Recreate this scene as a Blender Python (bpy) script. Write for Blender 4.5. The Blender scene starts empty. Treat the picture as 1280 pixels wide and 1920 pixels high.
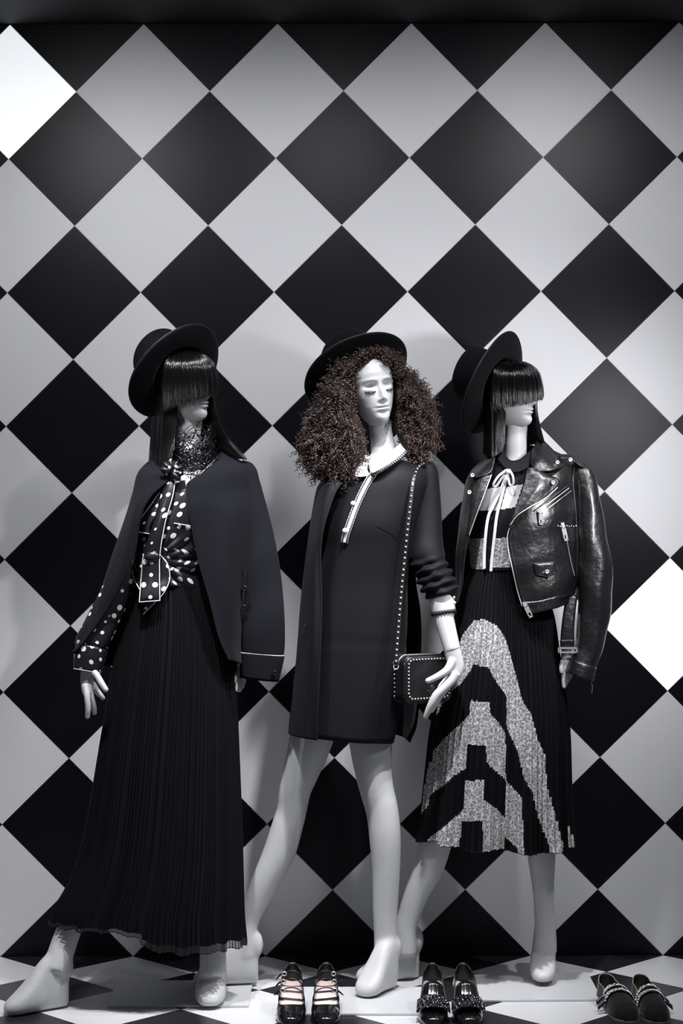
import bpy, bmesh, math, random
import numpy as np
from mathutils import Matrix, Vector

rng = np.random.default_rng(7)
random.seed(7)
SC = bpy.context.scene
COL = SC.collection

# ------------------------------------------------------------------ camera
CAM = np.array([1.11002, -5.63196, 1.34205])
ROT = (1.55096, 0.00262, 0.00268)
FPX, PCX, PCY = 3312.749, 640.0, 1072.126
cd = bpy.data.cameras.new('camera')
cam = bpy.data.objects.new('camera', cd)
COL.objects.link(cam)
cam.location = CAM
cam.rotation_euler = ROT
cd.sensor_fit = 'VERTICAL'
cd.sensor_height = 36.0
cd.lens = FPX * 36.0 / 1920.0
cd.shift_y = (PCY - 960.0) / 1920.0
cd.clip_end = 100
SC.camera = cam

# ------------------------------------------------------------------ world, lamps, exposure
SC.view_settings.view_transform = 'Standard'
SC.view_settings.look = 'None'
SC.view_settings.gamma = 1.0
SC.view_settings.use_curve_mapping = False
SC.view_settings.exposure = 0.32
w = bpy.data.worlds.new('dusk_street')
SC.world = w
w.use_nodes = True
w.node_tree.nodes['Background'].inputs[0].default_value = (0.86, 0.93, 1.0, 1)
w.node_tree.nodes['Background'].inputs[1].default_value = 0.06


def spot(name, loc, target, energy, angle, blend, size, color=(1, 1, 1)):
    l = bpy.data.lights.new(name, 'SPOT')
    l.energy = energy
    l.spot_size = math.radians(angle)
    l.spot_blend = blend
    l.shadow_soft_size = size
    l.color = color
    o = bpy.data.objects.new(name, l)
    COL.objects.link(o)
    o.location = loc
    o.rotation_euler = (Vector(target) - Vector(loc)).to_track_quat('-Z', 'Y').to_euler()
    return o


COOL = (0.965, 0.968, 1.0)
spot('ceiling_spotlight', (2.68, -1.12, 2.9), (1.40, -0.38, 0.35), 85, 54, 1.0, 0.03, COOL)
spot('ceiling_spotlight', (1.60, -1.60, 2.9), (0.60, -0.50, 1.15), 85, 42, 1.0, 0.03, COOL)
spot('ceiling_spotlight', (0.55, -1.35, 2.9), (0.56, -0.38, 0.20), 180, 49, 1.0, 0.04, COOL)
spot('ceiling_spotlight', (1.35, -1.35, 2.9), (1.14, -0.38, 0.15), 270, 44, 1.0, 0.04, COOL)
spot('ceiling_spotlight', (0.25, -1.30, 2.9), (0.30, 0.0, 1.65), 40, 112, 1.0, 0.15, COOL)        # general wash over the checker wall
spot('ceiling_spotlight', (1.05, -1.30, 2.9), (1.05, 0.0, 1.75), 22, 112, 1.0, 0.15, COOL)
spot('ceiling_spotlight', (1.90, -1.30, 2.9), (1.75, 0.0, 1.65), 40, 112, 1.0, 0.15, COOL)
spot('side_spot_and_fill', (2.20, -1.45, 1.84), (1.62, -0.1, 1.40), 42, 76, 1.0, 0.06, COOL)             # low lamp beside the window frame
spot('side_spot_and_fill', (0.02, -1.50, 1.78), (0.75, -0.50, 1.55), 9, 44, 1.0, 0.06, COOL)  # unseen fill light, added to brighten the left mannequin's face

# ------------------------------------------------------------------ projection helpers
_R = np.array(Matrix.Identity(3))
from mathutils import Euler
_R = np.array(Euler(ROT, 'XYZ').to_matrix())


def P(x, y, Y):
    """world point on the upright plane at depth Y that the photograph shows at (x, y)"""
    d = _R @ np.array([(x - PCX) / FPX, -(y - PCY) / FPX, -1.0])
    t = (Y - CAM[1]) / d[1]
    return CAM + t * d


def proj(V):
    q = (np.asarray(V) - CAM) @ _R
    return np.stack([PCX + FPX * q[..., 0] / -q[..., 2], PCY - FPX * q[..., 1] / -q[..., 2]], -1)


def PF(x, y, z=0.0):
    """world point at height z that the photograph shows at (x, y)"""
    d = _R @ np.array([(x - PCX) / FPX, -(y - PCY) / FPX, -1.0])
    t = (z - CAM[2]) / d[2]
    return CAM + t * d


def M(px, Y):
    return px * (Y - CAM[1]) / FPX


# ------------------------------------------------------------------ numeric helpers
def crom(pts, n, closed=False):
    """Catmull-Rom resampling of an (m,k) array to n samples"""
    p = np.asarray(pts, float)
    m = len(p)
    if closed:
        t = np.linspace(0, m, n, endpoint=False)
        i = np.floor(t).astype(int)
        f = (t - i)[:, None]
        g = lambda k: p[(i + k) % m]
    else:
        if m == 2:
            t = np.linspace(0, 1, n)[:, None]
            return p[0] * (1 - t) + p[1] * t
        t = np.linspace(0, m - 1, n)
        i = np.minimum(np.floor(t).astype(int), m - 2)
        f = (t - i)[:, None]
        e = np.vstack([2 * p[0] - p[1], p, 2 * p[-1] - p[-2]])
        g = lambda k: e[i + 1 + k]
    a, b, c, d = g(-1), g(0), g(1), g(2)
    return 0.5 * ((2 * b) + (-a + c) * f + (2 * a - 5 * b + 4 * c - d) * f ** 2 + (-a + 3 * b - 3 * c + d) * f ** 3)


def lin(x, xs, ys):
    return np.interp(x, xs, ys)


def smoothstep(a, b, x):
    t = np.clip((x - a) / (b - a), 0, 1)
    return t * t * (3 - 2 * t)


def grid_faces(nu, nv, cu=False, cv=False, off=0):
    iu = np.arange(nu if cu else nu - 1)
    iv = np.arange(nv if cv else nv - 1)
    a, b = np.meshgrid(iu, iv, indexing='ij')
    a2, b2 = (a + 1) % nu, (b + 1) % nv
    f = np.stack([a * nv + b, a * nv + b2, a2 * nv + b2, a2 * nv + b], -1).reshape(-1, 4)
    return f + off


def grid_normals(g, cu=False, cv=False):
    def diff(ax, cl):
        if cl:
            return np.roll(g, -1, ax) - np.roll(g, 1, ax)
        return np.gradient(g, axis=ax)
    n = np.cross(diff(0, cu), diff(1, cv))
    return n / (np.linalg.norm(n, axis=-1, keepdims=True) + 1e-12)


class MB:
    """collects vertices and faces of one mesh"""
    def __init__(self):
        self.v, self.f, self.n = [], [], 0

    def add(self, v, f):
        v = np.asarray(v, float).reshape(-1, 3)
        if isinstance(f, np.ndarray):
            self.f.extend((f + self.n).tolist())
        else:
            self.f.extend([[i + self.n for i in q] for q in f])
        self.v.append(v)
        self.n += len(v)
        return self

    def grid(self, g, cu=False, cv=False, cap=False):
        nu, nv = g.shape[:2]
        base = self.n
        self.add(g, grid_faces(nu, nv, cu, cv))
        if cap and cv:
            self.f.append([base + i for i in range(nv)][::-1])
            self.f.append([base + (nu - 1) * nv + i for i in range(nv)])
        return self

    def box(self, c, s, R=None):
        v = np.array([[x, y, z] for x in (-.5, .5) for y in (-.5, .5) for z in (-.5, .5)]) * np.array(s)
        if R is not None:
            v = v @ np.asarray(R).T
        f = [[0, 1, 3, 2], [4, 6, 7, 5], [0, 4, 5, 1], [2, 3, 7, 6], [0, 2, 6, 4], [1, 5, 7, 3]]
        return self.add(v + np.array(c), f)

    def ball(self, c, r, nu=8, nv=6, R=None):
        th = np.linspace(0, np.pi, nv + 1)
        ph = np.linspace(0, 2 * np.pi, nu, endpoint=False)
        g = np.stack([np.outer(np.sin(th), np.cos(ph)), np.outer(np.sin(th), np.sin(ph)), np.outer(np.cos(th), np.ones(nu))], -1)
        g = g * (np.array(r) if np.ndim(r) else r)
        if R is not None:
            g = g @ np.asarray(R).T
        return self.grid(g + np.array(c), cv=True)

    def data(self):
        return (np.vstack(self.v) if self.v else np.zeros((0, 3))), self.f


ORG = {}


def org(o):
    return ORG.get(o.name, np.zeros(3)) if o is not None else np.zeros(3)


def obj(name, mb, mat, parent=None, smooth=True, solid=0.0, subsurf=0, mats=None, bevel=0.0, sharp=None):
    v, f = mb.data() if isinstance(mb, MB) else mb
    v = np.asarray(v, float)
    if parent is None:
        o0 = np.array([(v[:, 0].min() + v[:, 0].max()) / 2, (v[:, 1].min() + v[:, 1].max()) / 2, v[:, 2].min()])
    else:
        o0 = org(parent)
    me = bpy.data.meshes.new(name)
    me.from_pydata((v - o0).tolist(), [], f if isinstance(f, list) else f.tolist())
    me.validate()
    if smooth:
        me.polygons.foreach_set('use_smooth', [True] * len(me.polygons))
        if sharp:
            try:
                me.set_sharp_from_angle(angle=math.radians(sharp))
            except Exception:
                pass
    for m in (mats or [mat]):
        me.materials.append(m)
    me.update()
    o = bpy.data.objects.new(name, me)
    COL.objects.link(o)
    if parent is not None:
        o.parent = parent
    else:
        o.location = o0
    ORG[o.name] = o0
    if bevel:
        b = o.modifiers.new('bevel', 'BEVEL')
        b.width = bevel
        b.segments = 2
        b.limit_method = 'ANGLE'
    if solid:
        s = o.modifiers.new('solid', 'SOLIDIFY')
        s.thickness = solid
        s.offset = 0
    if subsurf:
        s = o.modifiers.new('sub', 'SUBSURF')
        s.levels = s.render_levels = subsurf
    return o


def thing(name, loc, label, cat, group=None):
    o = bpy.data.objects.new(name, None)
    COL.objects.link(o)
    o.location = loc
    o.empty_display_size = 0.1
    ORG[o.name] = np.array(loc, float)
    tag(o, label, cat, group)
    return o


def tag(o, label, cat, group=None):
    o['label'] = label
    o['category'] = cat
    if group:
        o['group'] = group
    return o


def blob(name, parts, voxel, iters, mat, parent, factor=0.5):
    """fuse several closed shapes into one continuous skin"""
    mb = MB()
    for v, f in parts:
        mb.add(v, f)
    o = obj('tmp_' + name, mb, mat, None)
    r = o.modifiers.new('r', 'REMESH')
    r.mode = 'VOXEL'
    r.voxel_size = voxel
    s = o.modifiers.new('s', 'SMOOTH')
    s.iterations = iters
    s.factor = factor
    dg = bpy.context.evaluated_depsgraph_get()
    ev = o.evaluated_get(dg)
    me = ev.to_mesh()
    v = np.empty(len(me.vertices) * 3)
    me.vertices.foreach_get('co', v)
    v = v.reshape(-1, 3) + np.array(o.location)
    f = [list(p.vertices) for p in me.polygons]
    ev.to_mesh_clear()
    d = o.data
    bpy.data.objects.remove(o)
    bpy.data.meshes.remove(d)
    return obj(name, (v, f), mat, parent)


# ------------------------------------------------------------------ shape builders
def ring_loft(rows, nr, nv, power=2.0):
    """rows of (py, xl, xr, Yc, ry): level closed rings whose sides show at xl and xr"""
    r = crom(np.array(rows, float), nr)
    ph = np.linspace(0, 2 * np.pi, nv, endpoint=False)
    c, s = np.cos(ph), np.sin(ph)
    e = 2.0 / power
    c2, s2 = np.sign(c) * np.abs(c) ** e, np.sign(s) * np.abs(s) ** e
    g = np.zeros((nr, nv, 3))
    for k, (py, xl, xr, Yc, ry) in enumerate(r):
        C = P((xl + xr) / 2, py, Yc)
        g[k, :, 0] = C[0] + M((xr - xl) / 2, Yc) * c2
        g[k, :, 1] = C[1] - ry * s2
        g[k, :, 2] = C[2]
    return g, ph


def limb(pts, nr=None, nv=16, cap=True, round_end=False):
    """tube along (px, py, Y, r_px [, ry_factor]) points"""
    a = np.array([list(p) + [1.0] * (5 - len(p)) for p in pts], float)
    nr = nr or 4 * len(a)
    w3 = np.array([np.r_[P(p[0], p[1], p[2]), M(p[3], p[2]), p[4]] for p in a])
    return tube3(w3, nr, nv, cap, round_end)


def tube3(w3, nr, nv=16, cap=True, round_end=False):
    w3 = np.asarray(w3, float)
    if w3.shape[1] == 4:
        w3 = np.c_[w3, np.ones(len(w3))]
    s = crom(w3, nr)
    c = s[:, :3]
    t = np.gradient(c, axis=0)
    t /= np.linalg.norm(t, axis=1, keepdims=True) + 1e-12
    yd = np.array([0, 1.0, 0])
    sd = np.cross(t, yd)
    bad = np.linalg.norm(sd, axis=1) < 0.15
    sd[bad] = np.cross(t[bad], np.array([0, 0.3, 1.0]))
    sd /= np.linalg.norm(sd, axis=1, keepdims=True)
    dd = np.cross(sd, t)
    ph = np.linspace(0, 2 * np.pi, nv, endpoint=False)
    g = c[:, None, :] + s[:, 3, None, None] * (np.cos(ph)[None, :, None] * sd[:, None, :] + s[:, 4, None, None] * np.sin(ph)[None, :, None] * dd[:, None, :])
    if round_end:
        out = [g]
        r = s[-1, 3]
        for a in (0.35, 0.65, 0.88, 0.98):
            k = math.sqrt(max(0, 1 - a * a))
            out.append((c[-1] + t[-1] * r * a + (g[-1] - c[-1]) * k)[None])
        g = np.vstack(out)
    m = MB()
    m.grid(g, cv=True, cap=cap)
    return m.data()


def px3(pts):
    return np.array([P(*p[:3]) for p in pts])


def wire(pts3, r, n, nv=6, closed=False):
    c = crom(pts3, n, closed)
    if closed:
        c = np.vstack([c, c[:1]])
    return tube3(np.c_[c, np.full(len(c), r)], len(c), nv)


def patch(ctrl, nu, nv):
    """smooth surface through a coarse net of (px, py, Y) control points; rows may differ in length"""
    rows = [crom(px3(r), nv) for r in ctrl]
    rows = np.array(rows)
    return crom(rows.reshape(len(rows), -1), nu).reshape(nu, nv, 3)


def ribbon(pts, width_px, n=40, across=4, vec=None, bow=0.0):
    """flat band along (px,py,Y[,w]) points, as wide as width_px in the picture"""
    a = np.array([list(p[:3]) + [p[3] if len(p) > 3 else width_px] for p in pts], float)
    s = crom(np.c_[px3(a), [M(p[3], p[2]) for p in a]], n)
    t = np.gradient(s[:, :3], axis=0)
    t /= np.linalg.norm(t, axis=1, keepdims=True) + 1e-12
    sd = np.cross(t, np.array([0, 1.0, 0])) if vec is None else np.tile(np.array(vec, float), (n, 1))
    sd /= np.linalg.norm(sd, axis=1, keepdims=True) + 1e-12
    u = np.linspace(-.5, .5, across)
    g = s[:, None, :3] + s[:, 3, None, None] * u[None, :, None] * sd[:, None, :]
    if bow:
        g[:, :, 1] -= bow * (1 - (2 * u[None, :]) ** 2)
    return g


def front_y(g, px, py, default):
    """depth of the front of a surface net where the photograph shows (px, py)"""
    q = proj(g.reshape(-1, 3))
    d = (q[:, 0] - px) ** 2 + (q[:, 1] - py) ** 2
    k = np.where(d < 8 ** 2)[0]
    if len(k) == 0:
        return default
    return g.reshape(-1, 3)[k, 1].min()


def in_poly(x, y, poly):
    p = np.asarray(poly, float)
    x, y = np.asarray(x), np.asarray(y)
    inside = np.zeros(x.shape, bool)
    j = len(p) - 1
    for i in range(len(p)):
        xi, yi, xj, yj = p[i, 0], p[i, 1], p[j, 0], p[j, 1]
        c = ((yi > y) != (yj > y)) & (x < (xj - xi) * (y - yi) / (yj - yi + 1e-12) + xi)
        inside ^= c
        j = i
    return inside


# ------------------------------------------------------------------ materials
def mat(name, color, rough=0.5, spec=0.5, metal=0.0, coat=0.0, sheen=0.0, bump=None, vary=None, aniso=0.0, emit=0.0, coat_rough=0.05):
    m = bpy.data.materials.new(name)
    m.use_nodes = True
    nt = m.node_tree
    b = nt.nodes['Principled BSDF']
    b.inputs['Base Color'].default_value = (*color, 1)
    b.inputs['Roughness'].default_value = rough
    b.inputs['Specular IOR Level'].default_value = spec
    b.inputs['Metallic'].default_value = metal
    b.inputs['Coat Weight'].default_value = coat
    b.inputs['Coat Roughness'].default_value = coat_rough
    b.inputs['Sheen Weight'].default_value = sheen
    b.inputs['Sheen Roughness'].default_value = 0.4
    b.inputs['Anisotropic'].default_value = aniso
    if emit:
        b.inputs['Emission Color'].default_value = (0.93, 0.97, 1.0, 1)
        b.inputs['Emission Strength'].default_value = emit
    tc = nt.nodes.new('ShaderNodeTexCoord')
    if vary:
        sc, amt = vary
        n = nt.nodes.new('ShaderNodeTexNoise')
        n.inputs['Scale'].default_value = sc
        n.inputs['Detail'].default_value = 5
        nt.links.new(tc.outputs['Object'], n.inputs['Vector'])
        mx = nt.nodes.new('ShaderNodeMix')
        mx.data_type = 'RGBA'
        mx.inputs[6].default_value = (*[c * (1 - amt) for c in color], 1)
        mx.inputs[7].default_value = (*[min(1, c * (1 + amt)) for c in color], 1)
        nt.links.new(n.outputs['Fac'], mx.inputs[0])
        nt.links.new(mx.outputs[2], b.inputs['Base Color'])
    if bump:
        kind, sc, st, dist = bump
        n = nt.nodes.new({'noise': 'ShaderNodeTexNoise', 'voronoi': 'ShaderNodeTexVoronoi', 'wave': 'ShaderNodeTexWave'}[kind])
        n.inputs['Scale'].default_value = sc
        if kind == 'noise':
            n.inputs['Detail'].default_value = 6
        nt.links.new(tc.outputs['Object'], n.inputs['Vector'])
        bp = nt.nodes.new('ShaderNodeBump')
        bp.inputs['Strength'].default_value = st
        bp.inputs['Distance'].default_value = dist
        nt.links.new(n.outputs[0], bp.inputs['Height'])
        nt.links.new(bp.outputs['Normal'], b.inputs['Normal'])
    return m


MT = {
    'tile_white': mat('tile_white', (0.79, 0.79, 0.81), 0.42, 0.35, vary=(3, 0.025)),
    'tile_black': mat('tile_black', (0.004, 0.0042, 0.0068), 0.37, 0.2, vary=(4, 0.15)),
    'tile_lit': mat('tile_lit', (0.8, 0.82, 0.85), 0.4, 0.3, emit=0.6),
    'floor_white': mat('floor_white', (0.60, 0.605, 0.62), 0.3, 0.4, vary=(3, 0.03)),
    'floor_black': mat('floor_black', (0.014, 0.0145, 0.018), 0.3, 0.4, vary=(4, 0.15)),
    'joint': mat('joint', (0.75, 0.76, 0.78), 0.6),
    'ceiling': mat('ceiling_black', (0.008, 0.008, 0.010), 0.7),
    'side': mat('side_white', (0.5, 0.51, 0.53), 0.6),
    'skin': mat('mannequin_white', (0.53, 0.533, 0.54), 0.42, 0.3),
    'plate': mat('plate_white', (0.54, 0.545, 0.56), 0.22, 0.5),
    'wool': mat('black_wool', (0.0080, 0.0080, 0.0112), 0.9, 0.08, sheen=0.03, bump=('noise', 900, 0.35, 0.0008)),
    'felt': mat('black_felt', (0.0055, 0.0055, 0.007), 0.9, 0.1, sheen=0.03, bump=('noise', 1200, 0.3, 0.0005)),
    'band': mat('hat_band', (0.008, 0.008, 0.010), 0.5),
    'crepe': mat('black_crepe', (0.0058, 0.0058, 0.0082), 0.62, 0.14, sheen=0.02, bump=('noise', 1500, 0.2, 0.0004)),
    'chiffon': mat('black_chiffon', (0.0020, 0.0022, 0.0034), 0.6, 0.12, sheen=0.02),
    'satin': mat('black_satin', (0.012, 0.011, 0.014), 0.33, 0.5),
    'white_cloth': mat('white_cloth', (0.58, 0.58, 0.59), 0.7, 0.3, bump=('noise', 500, 0.2, 0.0005)),
    'piping': mat('white_piping', (0.78, 0.78, 0.79), 0.6),
    'hair_black': mat('black_hair', (0.003, 0.003, 0.0035), 0.2, 0.6, aniso=0.5),
    'hair_brown': mat('brown_hair', (0.052, 0.031, 0.0265), 0.30, 0.55, vary=(90, 0.65)),
    'hair_core': mat('brown_hair_core', (0.016, 0.011, 0.0095), 0.7, 0.2),
    'leather': mat('black_leather', (0.006, 0.006, 0.007), 0.36, 0.75, bump=('noise', 48, 0.5, 0.006), coat=0.3, coat_rough=0.22),
    'leather_flat': mat('black_bag_leather', (0.009, 0.009, 0.011), 0.38, 0.5, bump=('noise', 700, 0.15, 0.0004)),
    'patent': mat('patent_leather', (0.004, 0.004, 0.005), 0.12, 0.6, coat=0.8, coat_rough=0.05),
    'velvet': mat('black_velvet', (0.006, 0.006, 0.007), 0.9, 0.2, sheen=0.25),
    'insole': mat('pink_insole', (0.52, 0.42, 0.385), 0.45),
    'lining': mat('shoe_lining', (0.008, 0.007, 0.007), 0.45),
    'sole': mat('shoe_sole', (0.30, 0.25, 0.22), 0.5),
    'metal': mat('silver_metal', (0.85, 0.85, 0.86), 0.38, metal=0.85),
    'stud': mat('stud_metal', (0.86, 0.82, 0.76), 0.32, metal=0.85),
    'pearl': mat('pearl', (0.74, 0.73, 0.72), 0.15, 0.6, coat=0.5),
    'black_plastic': mat('black_button', (0.006, 0.006, 0.007), 0.15, 0.6),
    'bead': mat('black_bead', (0.004, 0.004, 0.005), 0.05, 0.8, coat=0.6),
    'lash': mat('eyelash', (0.006, 0.006, 0.007), 0.6),
    'crystal': mat('crystal', (0.9, 0.9, 0.92), 0.12, 0.9, metal=0.15),
    'clear': mat('clear_acrylic', (0.8, 0.82, 0.84), 0.08, 0.6),
    'emboss': mat('silver_print', (0.55, 0.54, 0.52), 0.35, metal=0.8),
}


def dots_mat():
    m = mat('polka_dot_satin', (0.012, 0.011, 0.014), 0.34, 0.5)
    nt = m.node_tree
    b = nt.nodes['Principled BSDF']
    tc = nt.nodes.new('ShaderNodeTexCoord')
    uv = nt.nodes.new('ShaderNodeUVMap')
    v = nt.nodes.new('ShaderNodeTexVoronoi')
    v.voronoi_dimensions = '2D'
    v.inputs['Scale'].default_value = 1.0
    v.inputs['Randomness'].default_value = 0.62
    nt.links.new(uv.outputs['UV'], v.inputs['Vector'])
    sx = nt.nodes.new('ShaderNodeSeparateColor')
    nt.links.new(v.outputs['Color'], sx.inputs[0])
    r = nt.nodes.new('ShaderNodeMapRange')
    r.inputs['To Min'].default_value = 0.12
    r.inputs['To Max'].default_value = 0.245
    nt.links.new(sx.outputs[0], r.inputs['Value'])
    lt = nt.nodes.new('ShaderNodeMath')
    lt.operation = 'LESS_THAN'
    nt.links.new(v.outputs['Distance'], lt.inputs[0])
    nt.links.new(r.outputs[0], lt.inputs[1])
    mx = nt.nodes.new('ShaderNodeMix')
    mx.data_type = 'RGBA'
    mx.inputs[6].default_value = (0.012, 0.011, 0.014, 1)
    mx.inputs[7].default_value = (0.74, 0.73, 0.74, 1)
    nt.links.new(lt.outputs[0], mx.inputs[0])
    nt.links.new(mx.outputs[2], b.inputs['Base Color'])
    return m


MT['dots'] = dots_mat()


def lace_mat():
    m = mat('white_lace', (0.5, 0.5, 0.5), 0.75, 0.2)
    nt = m.node_tree
    b = nt.nodes['Principled BSDF']
    tc = nt.nodes.new('ShaderNodeTexCoord')
    nz = nt.nodes.new('ShaderNodeTexNoise')
    nz.inputs['Scale'].default_value = 38
    nz.inputs['Detail'].default_value = 2
    nt.links.new(tc.outputs['Object'], nz.inputs['Vector'])
    add = nt.nodes.new('ShaderNodeMix')
    add.data_type = 'VECTOR'
    add.inputs[0].default_value = 0.028
    nt.links.new(tc.outputs['Object'], add.inputs[4])
    nt.links.new(nz.outputs['Color'], add.inputs[5])
    v = nt.nodes.new('ShaderNodeTexVoronoi')
    v.feature = 'DISTANCE_TO_EDGE'
    v.inputs['Scale'].default_value = 85
    nt.links.new(add.outputs[1], v.inputs['Vector'])
    cr = nt.nodes.new('ShaderNodeValToRGB')
    cr.color_ramp.elements[0].position = 0.02
    cr.color_ramp.elements[0].color = (0.62, 0.615, 0.61, 1)
    cr.color_ramp.elements[1].position = 0.10
    cr.color_ramp.elements[1].color = (0.20, 0.20, 0.205, 1)
    nt.links.new(v.outputs['Distance'], cr.inputs[0])
    nt.links.new(cr.outputs[0], b.inputs['Base Color'])
    return m


MT['lace'] = lace_mat()


def sheer_mat():
    m = mat('sheer_chiffon', (0.010, 0.0105, 0.016), 0.6)
    nt = m.node_tree
    b = nt.nodes['Principled BSDF']
    b.inputs['Alpha'].default_value = 0.62
    return m


MT['sheer'] = sheer_mat()

# ================================================================== setting
H = 0.212            # half diagonal of a checker tile
SH = 0.01634         # the printed pattern leans a touch
GAP = 0.0009


def prism(poly, nrm_axis, front, depth):
    """flat tile: polygon in the surface plane, `depth` thick behind its face"""
    n = len(poly)
    v = []
    for d in (0, depth):
        for (a, b) in poly:
            v.append((a, front + d, b) if nrm_axis == 'y' else (a, b, front - d))
    f = [list(range(n)), list(range(2 * n - 1, n - 1, -1))]
    f += [[i, n + i, n + (i + 1) % n, (i + 1) % n] for i in range(n)]
    return v, f


def rhomb(sh, part='full'):
    k = (H - GAP * 1.42) / H
    pts = {'r': (H * k, 0), 't': (sh * H * k, H * k), 'l': (-H * k, 0), 'b': (-sh * H * k, -H * k)}
    return [pts[c] for c in {'full': 'rtlb', 'up': 'rtl', 'down': 'lbr'}[part]]


wall = obj('wall_back', MB().box((1.1, 0.053, 1.484), (3.5, 0.1, 2.968)), MT['joint'], smooth=False)
wall['kind'] = 'structure'
floor = obj('floor', MB().box((1.1, -0.65, -0.0565), (3.5, 1.5, 0.105)), MT['joint'], smooth=False)
floor['kind'] = 'structure'
ceil = obj('ceiling', MB().box((1.1, -0.78, 3.02), (3.5, 1.76, 0.1)), MT['ceiling'], smooth=False)
ceil['kind'] = 'structure'
for nm, x in (('wall_left', -0.70), ('wall_right', 2.90)):
    o = obj(nm, MB().box((x, -0.72, 1.484), (0.1, 1.63, 2.966)), MT['side'], smooth=False)
    o['kind'] = 'structure'

_tm = {}


def tile(parent, key, verts_faces, m, loc):
    if key not in _tm:
        me = bpy.data.meshes.new('tile')
        me.from_pydata([tuple(v) for v in verts_faces[0]], [], verts_faces[1])
        me.materials.append(m)
        _tm[key] = me
    o = bpy.data.objects.new('tile', _tm[key])
    COL.objects.link(o)
    o.parent = parent
    o.location = np.array(loc) - org(parent)
    return o


for i in range(-2, 13):
    for j in range(0, 15):
        if (i + j) % 2 == 0 or i * H + SH * j * H > 2.6 or i * H < -0.45:
            continue
        part = 'up' if j == 0 else 'down' if j == 14 else 'full'
        white = j % 2 == 1
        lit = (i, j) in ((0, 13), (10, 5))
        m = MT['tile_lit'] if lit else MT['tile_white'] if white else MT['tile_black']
        t_ = tile(wall, ('w', part, white, lit), prism(rhomb(SH, part), 'y', 0, 0.0028), m, (i * H + SH * j * H, 0, j * H))
        if lit:
            t_['label'] = 'backlit glowing white diamond panel'
for i in range(-2, 13):
    for k in range(0, 7):
        if (i + k) % 2 == 0:
            continue
        part = 'down' if k == 0 else 'up' if k == 6 else 'full'
        white = k % 2 == 1
        m = MT['floor_white'] if white else MT['floor_black']
        tile(floor, ('f', part, white), prism(rhomb(0, part), 'z', 0, 0.0032), m, (i * H, -k * H, 0))


def stand_plate(name, corners, label):
    """thin glossy sheet on the floor; corners back-left, back-right, front-right, front-left"""
    t = 0.007
    c = [PF(x, y, t)[:2] for x, y in corners]
    mb = MB()
    mb.add([(x, y, 0.0005) for x, y in c] + [(x, y, t) for x, y in c],
           [[3, 2, 1, 0], [4, 5, 6, 7], [0, 1, 5, 4], [1, 2, 6, 5], [2, 3, 7, 6], [3, 0, 4, 7]])
    o = obj(name, mb, MT['plate'], smooth=False, bevel=0.001)
    tag(o, label, 'stand plate', 'mannequin stand plates')
    return o


stand_plate('stand_plate', [(219, 1838), (474, 1838), (466, 1885), (200, 1885)], 'pale glossy stand plate under the long black pleated skirt')
stand_plate('stand_plate', [(530, 1850), (806, 1850), (812, 1900), (516, 1900)], 'white stand plate under the front foot of the curly-haired mannequin')
stand_plate('stand_plate', [(876, 1827), (1102, 1823), (1128, 1873), (866, 1875)], 'white stand plate under the mannequin in the leather jacket')


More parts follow.
